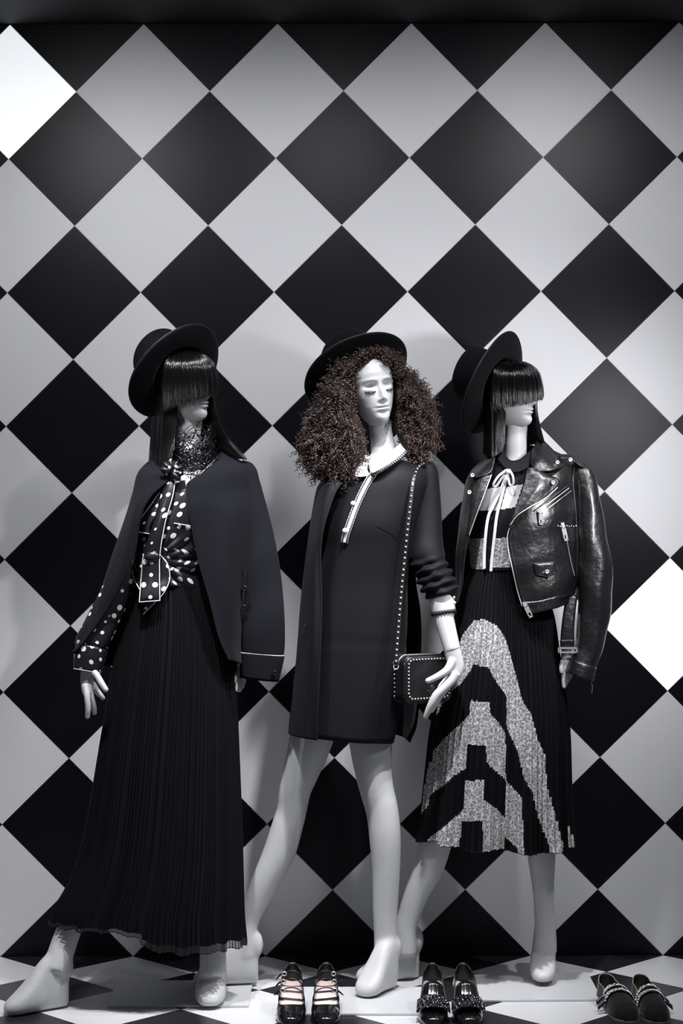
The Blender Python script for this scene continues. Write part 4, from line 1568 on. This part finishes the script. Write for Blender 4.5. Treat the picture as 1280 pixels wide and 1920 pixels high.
Yb = -.472
for pts in ([(951, 884, Yb), (940, 897, Yb - .004), (930, 911, Yb - .004), (925, 908, Yb - .010), (934, 893, Yb - .014), (949, 881, Yb - .006)],
            [(953, 884, Yb), (953, 897, Yb - .004), (956, 909, Yb - .004), (962, 906, Yb - .010), (961, 892, Yb - .014), (954, 880, Yb - .006)]):
    rb.add(*bandmesh(pts, 4.2, 44))
for pts in ([(951, 886), (946, 908), (938, 940), (931, 968), (926, 1010), (922, 1045), (920, 1071)], [(950, 888), (940, 915), (926, 945), (916, 966), (911, 995), (908, 1035), (907.5, 1066)]):
    rb.add(*bandmesh([(x, y, min(BYf(x, y, .006), -.452)) for x, y in pts], 5.2, 60))
rb.ball(P(951.5, 884, Yb - .008), (.007, .006, .008), 12, 8)
obj('ribbon_tie', rb, MT['white_cloth'], bodice)
for (x, y) in ((918.5, 1027), (921, 972), (917, 1052)):
    button(bodice, x, y, BYf(x, y, .003), 2.2, MT['black_plastic'])

# ---- pleated skirt with lace chevrons
rows = [(1060, 883, 1000, -.35, .098), (1100, 869, 1014, -.35, .108), (1150, 855, 1034, -.35, .118), (1220, 841, 1044, -.35, .133), (1290, 828, 1053, -.35, .146), (1370, 812, 1060, -.35, .157), (1470, 803, 1061, -.35, .163), (1540, 798, 1062, -.35, .167), (1578, 795, 1063, -.35, .169)]
NP3 = 64
NR3 = 190
g, ph = ring_loft(rows, NR3, NP3 * 8, 2.15)
rr = np.linspace(0, 1, NR3)
g = pleat(g, ph, NP3, .0062 + .014 * rr ** 1.3, phase=.3)
c0 = g.mean(1, keepdims=True)
d = g - c0
d[..., 2] = 0
d /= np.linalg.norm(d, axis=2, keepdims=True) + 1e-9
slow = np.sin(ph * 11 + .2) * .6 + np.sin(ph * 6 + 2) * .4
g += d * (.024 * rr[:, None, None] ** 1.7 * slow[None, :, None])
q = proj(g)
g[..., 2] -= rr[:, None] ** 5 * (.010 * np.clip((q[..., 0] - 920) / 90, -1, 1) + .005 * slow[None])
Z8 = lambda pts: [(740 + .296875 * x, 1100 + .296875 * y) for x, y in pts]
LACE = [Z8([(355, 600), (380, 440), (410, 350), (430, 300), (500, 215), (560, 203), (640, 245), (690, 310), (720, 400), (770, 580), (805, 720), (860, 800), (900, 960), (945, 1060), (960, 1250), (1000, 1400), (1085, 1720), (1000, 1720), (960, 1600), (900, 1450), (870, 1300), (810, 1200), (780, 1050), (705, 890), (705, 690), (640, 600), (590, 510), (490, 490), (480, 530), (410, 620), (365, 655), (325, 710), (300, 740), (262, 820), (272, 740), (300, 690)]),
        Z8([(215, 1110), (232, 1100), (215, 1370), (165, 1440), (180, 1300)]),
        Z8([(475, 718), (597, 728), (600, 800), (650, 850), (700, 930), (700, 1230), (680, 1200), (605, 1140), (580, 1100), (575, 1005), (460, 992), (445, 1150), (380, 1190), (300, 1260), (222, 1315), (240, 1040), (320, 950), (400, 880), (450, 830), (472, 808)]),
        Z8([(445, 1225), (562, 1225), (562, 1350), (640, 1400), (692, 1460), (692, 1700), (555, 1700), (555, 1482), (420, 1480), (405, 1700), (190, 1700), (215, 1590), (330, 1500), (400, 1440), (435, 1400)]),
        Z8([(702, 1225), (800, 1330), (818, 1720), (790, 1720), (770, 1650), (692, 1575)]),
        Z8([(1105, 1470), (1135, 1720), (1085, 1720), (1085, 1600)])]
V_, F_, ins = split_mesh(g, LACE)
skirt3 = obj('skirt', sub(V_, F_[~ins]), MT['chiffon'], m3)
obj('lace_bands', sub(V_, F_[ins]), MT['lace'], skirt3)
hm = MB()
hm.add(*wire(g[-1][::2], .0011, NP3 * 4, 4, closed=True))
obj('hem_edge', hm, MT['chiffon'], skirt3)

# ---- leather biker jacket
LR = [
    [(926, 868, -.430), (918, 862, -.405), (912, 856, -.35), (925, 846, -.28), (960, 838, -.265), (1000, 836, -.28), (1030, 842, -.33), (1015, 854, -.39), (1003, 866, -.43), (994, 878, -.448)],
    [(920, 893, -.452), (900, 888, -.425), (879, 893, -.35), (900, 880, -.265), (960, 868, -.25), (1030, 862, -.265), (1080, 872, -.34), (1052, 880, -.415), (1016, 892, -.455), (984, 905, -.470)],
    [(903, 938, -.470), (885, 935, -.435), (867, 938, -.36), (890, 930, -.25), (960, 920, -.235), (1040, 920, -.25), (1090, 930, -.35), (1052, 932, -.455), (1006, 940, -.486), (969, 948, -.488)],
    [(885, 982, -.475), (873, 985, -.445), (860, 985, -.365), (888, 985, -.245), (960, 980, -.23), (1045, 980, -.245), (1092, 985, -.36), (1050, 985, -.468), (1001, 986, -.499), (955, 986, -.494)],
    [(875, 1028, -.470), (866, 1030, -.435), (857, 1030, -.37), (888, 1030, -.245), (960, 1030, -.23), (1045, 1030, -.245), (1090, 1030, -.37), (1050, 1030, -.473), (1001, 1030, -.499), (951, 1028, -.494)],
    [(866, 1085, -.460), (861, 1088, -.425), (856, 1090, -.37), (888, 1088, -.245), (960, 1088, -.23), (1045, 1085, -.245), (1087, 1080, -.38), (1052, 1082, -.472), (1006, 1084, -.495), (964, 1080, -.491)],
    [(859, 1128, -.450), (857, 1130, -.415), (855, 1132, -.37), (890, 1132, -.245), (960, 1132, -.23), (1040, 1125, -.25), (1080, 1115, -.38), (1056, 1122, -.468), (1018, 1134, -.490), (983, 1142, -.487)],
]
g = patch(LR, 80, 110)
q = proj(g)
rgn = np.random.default_rng(9)
crease = np.zeros(g.shape[:2])
for _ in range(16):
    a0 = rgn.uniform(0, 6.28)
    kx, ky = rgn.uniform(-.07, .07), rgn.uniform(-.10, .10)
    crease += np.sin(q[..., 0] * kx + q[..., 1] * ky + a0) * rgn.uniform(.2, 1)
crease *= smoothstep(880, 920, q[..., 1])
g += grid_normals(g) * (crease * .0013)[..., None]
LJ = g
LY = lambda x, y, d=.004: front_y(LJ, x, y, -.49) - d
lj = surf_obj('biker_jacket', g, MT['leather'], m3, .004)

# sleeve hanging empty
sp = [(1078, 870, -.355, 8), (1090, 884, -.365, 16), (1098, 905, -.375, 19.5), (1103, 945, -.385, 22), (1108, 990, -.395, 25.5), (1113, 1040, -.40, 30), (1115, 1093, -.405, 32.5), (1113, 1150, -.41, 29.5), (1106, 1205, -.415, 25), (1094, 1245, -.42, 24), (1086, 1268, -.42, 25.5)]
v, f = limb(sp, 90, 60)
gs = v.reshape(-1, 60, 3)[:90]
q = proj(gs)
cr2 = np.sin((q[..., 1] * .5 + q[..., 0]) * .11) * .6 + np.sin((q[..., 1] - q[..., 0] * 1.3) * .07) + np.sin(q[..., 0] * .25 + q[..., 1] * .02) * .5
gs += grid_normals(gs, cv=True) * (cr2 * .0014 * smoothstep(890, 930, q[..., 1]))[..., None]
surf_obj('sleeve', gs, MT['leather'], lj, .003, cv=True)
cg = gs[80:].copy()
cen = cg.mean(1, keepdims=True)
cg = cen + (cg - cen) * 1.05
surf_obj('cuff', cg, MT['leather'], lj, .003, cv=True)
sm = MB()
for k in (80, 84):
    cen = gs[k].mean(0)
    sm.add(*wire(cen + (gs[k] - cen) * 1.07, .0012, 80, 5, closed=True))
obj('cuff_seam', sm, MT['leather'], lj)
sm = MB()
sm.add(*wire(gs[8:, 36], .0016, 60, 5))
obj('sleeve_seam', sm, MT['leather'], lj)
# armhole seam
sm = MB()
sm.add(*wire(px3([(1076, 874, -.385), (1074, 905, -.425), (1079, 960, -.44), (1082, 1020, -.445), (1081, 1080, -.44)]), .0022, 40, 6))
obj('armhole_seam', sm, MT['leather'], lj)

# lapels and collar
g = patch([[(990, 876, -.468), (996, 877, -.474), (1006, 880, -.476)], [(985, 892, -.478), (1005, 888, -.486), (1028, 890, -.468)], [(982, 906, -.486), (1012, 903, -.494), (1049, 903, -.470)], [(976, 925, -.494), (1002, 922, -.502), (1034, 922, -.486)], [(968, 948, -.501), (982, 948, -.508), (1000, 947, -.504)], [(960, 970, -.505), (964, 970, -.509), (970, 967, -.507)], [(953, 990, -.503), (954, 990, -.505), (956, 988, -.503)]], 40, 20)
lap = surf_obj('lapel', g, MT['leather'], lj, .004)
sm = MB()
sm.add(*wire(np.vstack([g[2:14, -1]]) + np.array([-.004, -.003, 0]), .0010, 50, 5))
obj('stitching', sm, MT['leather'], lap)
g = patch([[(993, 866, -.440), (999, 842, -.41), (1008, 824, -.365), (1012, 820, -.33)], [(997, 876, -.462), (1012, 858, -.450), (1026, 844, -.395), (1030, 838, -.35)], [(1003, 882, -.474), (1026, 874, -.466), (1042, 860, -.415), (1044, 852, -.37)], [(1010, 884, -.476), (1036, 882, -.470), (1056, 874, -.425), (1056, 866, -.38)]], 24, 24)
surf_obj('collar', g, MT['leather'], lj, .004)
g = patch([[(928, 858, -.430), (914, 862, -.40), (904, 864, -.36)], [(922, 882, -.458), (902, 882, -.440), (886, 880, -.39)], [(910, 892, -.466), (892, 896, -.452), (876, 897, -.40)]], 20, 20)
surf_obj('collar', g, MT['leather'], lj, .004)
g = patch([[(921, 890, -.462), (908, 893, -.462), (896, 898, -.452)], [(908, 925, -.478), (896, 925, -.472), (884, 925, -.458)], [(894, 962, -.483), (886, 962, -.478), (880, 962, -.468)], [(879, 1004, -.480), (877, 1004, -.477), (875, 1004, -.473)]], 30, 16)
surf_obj('lapel', g, MT['leather'], lj, .004)
zl = MB()
zl.add(*wire(g[:, 0] + np.array([0, -.004, 0]), .0016, 50, 6))
obj('zip_teeth', zl, MT['metal'], lj)
# epaulette
g = patch([[(1047, 854, -.385), (1070, 856, -.372), (1090, 868, -.362), (1098, 877, -.366)], [(1050, 861, -.405), (1070, 865, -.395), (1087, 876, -.39), (1096, 883, -.385)]], 8, 24)
g[..., 1] -= .006
g[..., 2] += .003
surf_obj('epaulette', g, MT['leather'], lj, .004)

# zips, pulls, snaps, pocket
Z7 = lambda x, y: (820 + .28125 * x, 840 + .28125 * y)


def zipline(pts, r, name='zip_teeth', d=.006, m=MT['metal'], parent=lj, n=90):
    z = MB()
    c = crom(px3([(x, y, LY(x, y, d)) for x, y in pts]), n)
    k = np.array([1, 2, 3, 2, 1.]) / 9
    for _ in range(3):
        c[2:-2, 1] = np.convolve(c[:, 1], k, 'valid')
    z.add(*wire(c, r, n, 6))
    return obj(name, z, m, parent)


mainz = [Z7(*p) for p in ((480, 520), (462, 590), (468, 680), (498, 820), (528, 950), (560, 1055))]
zipline([(x + 1, y) for x, y in mainz], .0019, d=.006)
zipline([(x + 7, y) for x, y in mainz], .0016, 'zip_tape', .006, MT['leather'])
zipline([Z7(*p) for p in ((800, 262), (720, 335), (620, 392), (530, 452), (484, 515))], .0017, d=.016)
for dx_, r_ in ((0, .0016), (9, .0011)):
    zipline([(x + dx_ * .5, y + dx_ * .55) for x, y in [Z7(*p) for p in ((875, 268), (800, 325), (735, 375), (665, 428))]], r_, d=.007)
zipline([Z7(*p) for p in ((868, 250), (790, 310), (720, 362), (650, 415))], .0022, 'zip_welt', .007, MT['leather'])
zipline([Z7(*p) for p in ((852, 560), (870, 660), (890, 760), (912, 850))], .0014, d=.007)


def pull(x, y, w_, h_, tilt, Y):
    """zip slider with its hanging tab"""
    m_ = MB()
    c_ = P(x, y, Y)
    ca, sa = math.cos(tilt), math.sin(tilt)
    Rm = np.array([[ca, 0, sa], [0, 1, 0], [-sa, 0, ca]])
    W_, H_ = M(w_, Y), M(h_, Y)
    for (ox, oz, sx, sz) in ((0, H_ * .5, W_, H_ * .16), (0, -H_ * .5, W_, H_ * .16), (-W_ * .38, 0, W_ * .28, H_), (W_ * .38, 0, W_ * .28, H_), (0, H_ * .12, W_ * .6, H_ * .5)):
        m_.box(c_ + Rm @ np.array([ox, 0, oz]), (sx, .003, sz), Rm)
    m_.box(c_ + Rm @ np.array([0, .002, H_ * .72]), (W_ * .8, .006, H_ * .28), Rm)
    return obj('zip_pull', m_, MT['metal'], lj, smooth=False)


pull(1014, 972, 7.5, 20, -.05, LY(1014, 972, .010))
pull(1058.5, 1000, 7.5, 24, -.22, LY(1058, 1000, .010))
pull(990, 1146, 8, 22, -.45, -.500)
sm = MB()
for k in range(9):
    x = 1046 + k * 4.2
    sm.ball(P(x, 986 + (k % 2), LY(min(x, 1070), 986, .008)), .0022, 6, 4)
o = obj('pocket_chain', sm, MT['metal'], lj)
for (x, y, Y) in ((1044.5, 867, -.440), (1036.5, 905, -.492), (885, 891, -.456), (879.5, 923, -.470), (1069, 862, -.398), (1025.5, 1072, LY(1025, 1072, .010))):
    button(lj, x, y, Y - .003, 4, MT['metal'], 'snap')
fp = [Z7(*p) for p in ((640, 770), (780, 755), (795, 825), (735, 865), (655, 845))]
c5 = px3([(x, y, LY(x, y, .006)) for x, y in fp])
mm = MB()
cen = c5.mean(0)
ring0 = np.array([crom(np.vstack([a, b]), 6)[:-1] for a, b in zip(c5, np.roll(c5, -1, 0))]).reshape(-1, 3)
rows = [cen + (ring0 - cen) * k + np.array([0, dy, 0]) for k, dy in ((1.0, .004), (1.0, -.001), (.9, -.0028), (.5, -.0030), (.02, -.0032))]
mm.grid(np.array(rows), cv=True)
flp = obj('pocket_flap', mm, MT['leather'], lj)
mm = MB()
mm.add(*wire(cen + (ring0 - cen) * .88 + np.array([0, -.003, 0]), .0008, 60, 4, closed=True))
obj('stitching', mm, MT['leather'], flp)
# waistband ridge and hanging belt
g = patch([[(983, 1129, -.494), (1012, 1126, -.496), (1045, 1117, -.481), (1076, 1106, -.41)], [(993, 1151, -.492), (1018, 1146, -.494), (1046, 1139, -.478), (1072, 1126, -.41)]], 8, 40)
q = proj(g)
g[..., 1] -= .0012 * np.sin(q[..., 0] * .8)
surf_obj('waistband', g, MT['leather'], lj, .005)
g = ribbon([(1072, 1118, -.425, 20), (1068, 1140, -.43, 22), (1064, 1175, -.435, 24), (1063, 1205, -.435, 26), (1063, 1217, -.435, 26)], 24, 40, 6, bow=.002)
belt = surf_obj('belt', g, MT['leather'], lj, .005)
bk = MB()
for (ox, oz, sx, sz) in ((0, 4, 35, 2.6), (0, -4, 35, 2.6), (-17, 0, 2.6, 10), (17, 0, 2.6, 10)):
    bk.box(P(1064 + ox, 1219 - oz, -.440), (M(sx, -.44), .004, M(sz, -.44)))
obj('buckle', bk, MT['metal'], belt, smooth=False)
lp = MB()
g = ribbon([(1063, 1200, -.440, 27), (1063, 1206, -.440, 27)], 27, 6, 6)
surf_obj('belt_loop', g, MT['leather'], belt, .004)
tg = MB()
tg.add(*wire(px3([(1108, 1278, -.42), (1110, 1288, -.42), (1109, 1300, -.42)]), .0010, 14, 5))
obj('cuff_zip_pull', tg, MT['metal'], lj)

# ================================================================== shoes on the floor
def shoe_frame(toe_px, yaw):
    """local (x, s, z): s runs from toe (0) towards the heel"""
    t0 = PF(toe_px[0], toe_px[1], 0)
    d = np.array([math.sin(yaw), math.cos(yaw), 0])
    sx = np.array([d[1], -d[0], 0])

    def F_(x, s, z):
        x, s, z = np.asarray(x, float), np.asarray(s, float), np.asarray(z, float)
        return t0 + x[..., None] * sx + s[..., None] * d + z[..., None] * np.array([0, 0, 1.0])
    return F_


def make_shoe(toe_px, yaw, side, style, label, group, L=.235):
    F_ = shoe_frame(toe_px, yaw)
    flat = style == 'velvet'
    hh = .022 if flat else .062                      # heel height
    S = np.array([0, .03, .08, .16, .28, .40, .55, .70, .85, .94, .985, 1.0])
    if flat:
        W_ = np.array([.0006, .020, .030, .037, .039, .038, .033, .030, .031, .027, .017, .006])
    else:
        W_ = np.array([.0006, .017, .027, .036, .041, .041, .034, .030, .031, .027, .016, .005])
    wv = lambda s: np.interp(s, S, W_)
    base = lambda s: hh * smoothstep(.30, .72, s)
    th = .33 if not flat else .46                     # throat
    top = lambda s: np.interp(s, [0, .05, .15, .3, .42, .55, .72, .88, 1.0], [.006, .022, .033, .041, .042, .040, .042, .050, .060] if not flat else [.006, .030, .045, .054, .055, .048, .045, .050, .056])
    loc = F_(0., L * .5, 0.)
    root = thing('shoe', tuple(loc), label, 'shoe', group)
    M_ = MT['velvet'] if flat else MT['patent']
    # vamp: arched over the toes, its rear edge dipping back along the sides
    nphi, ns = 29, 26
    ph_ = np.linspace(0, np.pi, nphi)
    g = np.zeros((ns, nphi, 3))
    for j, a in enumerate(ph_):
        send = th + .24 * (1 - math.sin(a)) ** 1.2
        ss = send * np.linspace(0, 1, ns) ** 1.25
        c, sn = math.cos(a), math.sin(a)
        e = .82
        g[:, j] = F_(wv(ss) * np.sign(c) * abs(c) ** e, ss * L, base(ss) + .004 + (top(ss) - .004) * (abs(sn) ** e))
    surf_obj('vamp', g, M_, root, .002)
    # quarters round the heel
    tt = np.linspace(-1, 1, 61)
    rows = []
    side_s = lambda t: 1 - (1 - .46) * np.abs(t) ** 1.15
    for k in np.linspace(0, 1, 10):
        ss = side_s(tt)
        sgn = np.sign(tt)
        ww = np.where(np.abs(tt) < 1e-6, 0, wv(ss)) * sgn
        z0 = base(ss) + .004
        z1 = base(ss) + np.interp(np.abs(tt), [0, .08, .3, .7, 1], [.060, .057, .043, .036, .034])
        flare = 1 + .06 * k
        rows.append(F_(ww * (1.0 - .10 * k - (.38 if not flat else .12) * k * np.exp(-(tt / .30) ** 2)), (ss - .012 * k * (np.abs(tt) < .2)) * L, z0 + (z1 - z0) * k))
    g = np.array(rows)
    surf_obj('quarter', g, M_, root, .002)
    cen = g.mean(1, keepdims=True)
    gi = cen + (g - cen) * np.array([.965, .985, 1.0])
    surf_obj('lining', gi[:, 2:-2], MT['lining'], root, .0005)
    # rim along the top line
    e = MB()
    e.add(*wire(g[-1], .0014, 90, 5))
    obj('top_line', e, MT['lining'] if not flat else MT['sole'], root)
    # insole
    ss = np.linspace(.06, .97, 26)
    uu = np.linspace(-1, 1, 9)
    gi = np.array([F_(wv(s) * .95 * uu, np.full(9, s * L), base(s) + .007 + .004 * uu ** 2) for s in ss])
    surf_obj('insole', gi, MT['insole'], root, .001)
    # sole and heel
    ss = np.linspace(0.0, .995, 30)
    lo = np.array([F_(wv(s) * 1.03 * uu, np.full(9, s * L - .001), np.full(9, base(s) - .001 + .0012)) for s in ss])
    m_ = MB()
    hi = lo + np.array([0, 0, .005])
    m_.grid(lo)
    m_.grid(hi)
    rim = np.vstack([lo[:, 0], lo[-1, 1:], lo[::-1, -1][1:], lo[0, ::-1][1:]])
    rim2 = rim + np.array([0, 0, .005])
    m_.grid(np.array([rim, rim2]))
    obj('sole', m_, MT['sole'] if flat else MT['lining'], root)
    m_ = MB()
    hr = []
    for k, z in ((1.0, hh + .004), (.92, hh * .7), (.84, hh * .35), (.82, .0006)):
        a = np.linspace(0, 2 * np.pi, 24, endpoint=False)
        hr.append(F_(.029 * k * np.cos(a), L * .86 + .030 * k * np.sin(a) - (1 - k) * .01, np.full(24, z)))
    m_.grid(np.array(hr), cv=True, cap=True)
    obj('heel', m_, M_ if not flat else MT['sole'], root)
    return root, F_, wv, base, top, L


def strap_over(root, F_, s, L, w_, rise, base, hw, m_, name='strap', ext=0.0, slant=0.0, thick=.0018):
    a = np.linspace(0, np.pi, 31)
    u = np.linspace(-.5, .5, 4)
    g = np.array([F_(hw * np.cos(a), np.full(31, s * L) + k * w_ + slant * np.cos(a), base + rise * np.abs(np.sin(a)) ** .75 + .012) for k in u])
    return surf_obj(name, g, m_, root, thick), g


GR = 'black shoes set out on the display floor'
# patent strapped pair
for (tx, side, lab) in ((544, -1, 'left shoe of the patent pair with thin buckled straps'), (610, 1, 'right shoe of the patent pair with thin buckled straps')):
    root, F_, wv, base, top, L = make_shoe((tx, 1926), 0.0, side, 'patent', lab, GR)
    for k, s in enumerate((.50, .58, .67)):
        b = float(base(np.array(s)))
        st_, g = strap_over(root, F_, s, L, .007, .038 + .004 * k, b, float(wv(s)) * 1.02, MT['patent'], slant=.004 * side)
        j = 22 if side < 0 else 8
        c = g[1, j]
        bk = MB()
        a = np.linspace(0, 2 * np.pi, 14, endpoint=False)
        bk.add(*wire(np.stack([c[0] + .006 * np.cos(a), np.full(14, c[1] - .004), c[2] + .0055 * np.sin(a)], 1), .0014, 26, 5, closed=True))
        obj('buckle', bk, MT['metal'], st_)
        e = MB()
        p0 = g[1, j]
        e.add(*tube3(np.c_[np.array([p0, p0 + [side * .012, -.004, -.003], p0 + [side * .024, -.006, -.013 - .002 * k]]), [.0028, .0026, .0016], [.45, .45, .45]], 10, 8))
        obj('strap_end', e, MT['patent'], st_)
# patent pair with the wide crumpled bands
for (tx, yw, lab) in ((813, .03, 'left shoe of the patent pair with wide crumpled bands'), (882, -.03, 'right shoe of the patent pair with wide crumpled bands')):
    root, F_, wv, base, top, L = make_shoe((tx, 1927), yw, 0, 'patent', lab, GR)
    # tongue standing up from the instep
    a = np.linspace(0, np.pi, 25)
    g = np.array([F_((.036 - .004 * k) * np.cos(a), np.full(25, (.24 + .30 * k) * L), float(base(np.array(.24 + .30 * k))) + .012 + (.034 + .014 * k) * np.sin(a) ** .7) for k in np.linspace(0, 1, 10)])
    surf_obj('tongue', g, MT['patent'], root, .0025)
    # wide band, flaring past the sides, with a crushed surface
    rgs = np.random.default_rng(int(tx))
    nb_, na_ = 16, 60
    x = np.linspace(-1, 1, na_)
    rows = []
    for k in np.linspace(0, 1, nb_):
        sA = .13 + .22 * k
        zc = .050 + .020 * k - .020 * np.abs(x) ** 2.4
        crump = .0022 * np.sin(x * 23 + k * 7) + .0020 * np.sin(x * 11 - k * 15 + 2) + .0012 * rgs.normal(0, 1, na_)
        rows.append(F_(x * (.046 - .003 * k), np.full(na_, sA * L) + .012 * np.abs(x) ** 2 - crump, zc + crump * .8))
    surf_obj('band', np.array(rows), MT['patent'], root, .003)
    rows = np.array(rows)
    e = MB()
    e.add(*wire(np.vstack([rows[0], rows[1:, -1], rows[-1, ::-1][1:], rows[::-1, 0][1:]]), .0018, 150, 5))
    obj('band_edge', e, MT['patent'], root)
# velvet slippers with jewelled straps
for (tx, ty, yw, side, lab) in ((1184, 1917, -.20, -1, 'left velvet slipper with crystal-studded straps'), (1238, 1919, -.10, 1, 'right velvet slipper with crystal-studded straps')):
    root, F_, wv, base, top, L = make_shoe((tx, ty), yw, side, 'velvet', lab, GR, .225)
    rgs = np.random.default_rng(int(tx))
    for k, s in enumerate((.44, .54)):
        b = float(base(np.array(s)))
        st_, g = strap_over(root, F_, s, L, .016, .048, b, float(wv(s)) * 1.08, MT['leather_flat'], slant=.006 * side, thick=.003)
        cm_ = MB()
        for row, n in ((0.25, 24), (.75, 24)):
            ln = g[0] * (1 - row) + g[-1] * row
            for p in crom(ln, n)[1:-1]:
                nrm = p - F_(0., s * L, b + .02)
                nrm /= np.linalg.norm(nrm)
                cm_.ball(p + nrm * .002 + rgs.normal(0, .0006, 3), rgs.uniform(.0018, .0032), 6, 4)
        o = obj('crystals', cm_, MT['crystal'], st_)
        o['kind'] = 'stuff'
        e = MB()
        p0 = g[1:3, 27 if side < 0 else 3].mean(0)
        gg = np.array([[p0 + np.array([side * t_ * .024, -.002 - t_ * .01, -t_ * .020]) + np.array([0, w_ * .5, w_]) for w_ in (-.006, 0, .006)] for t_ in np.linspace(0, 1, 8)])
        surf_obj('strap_end', gg, MT['leather_flat'], st_, .003)
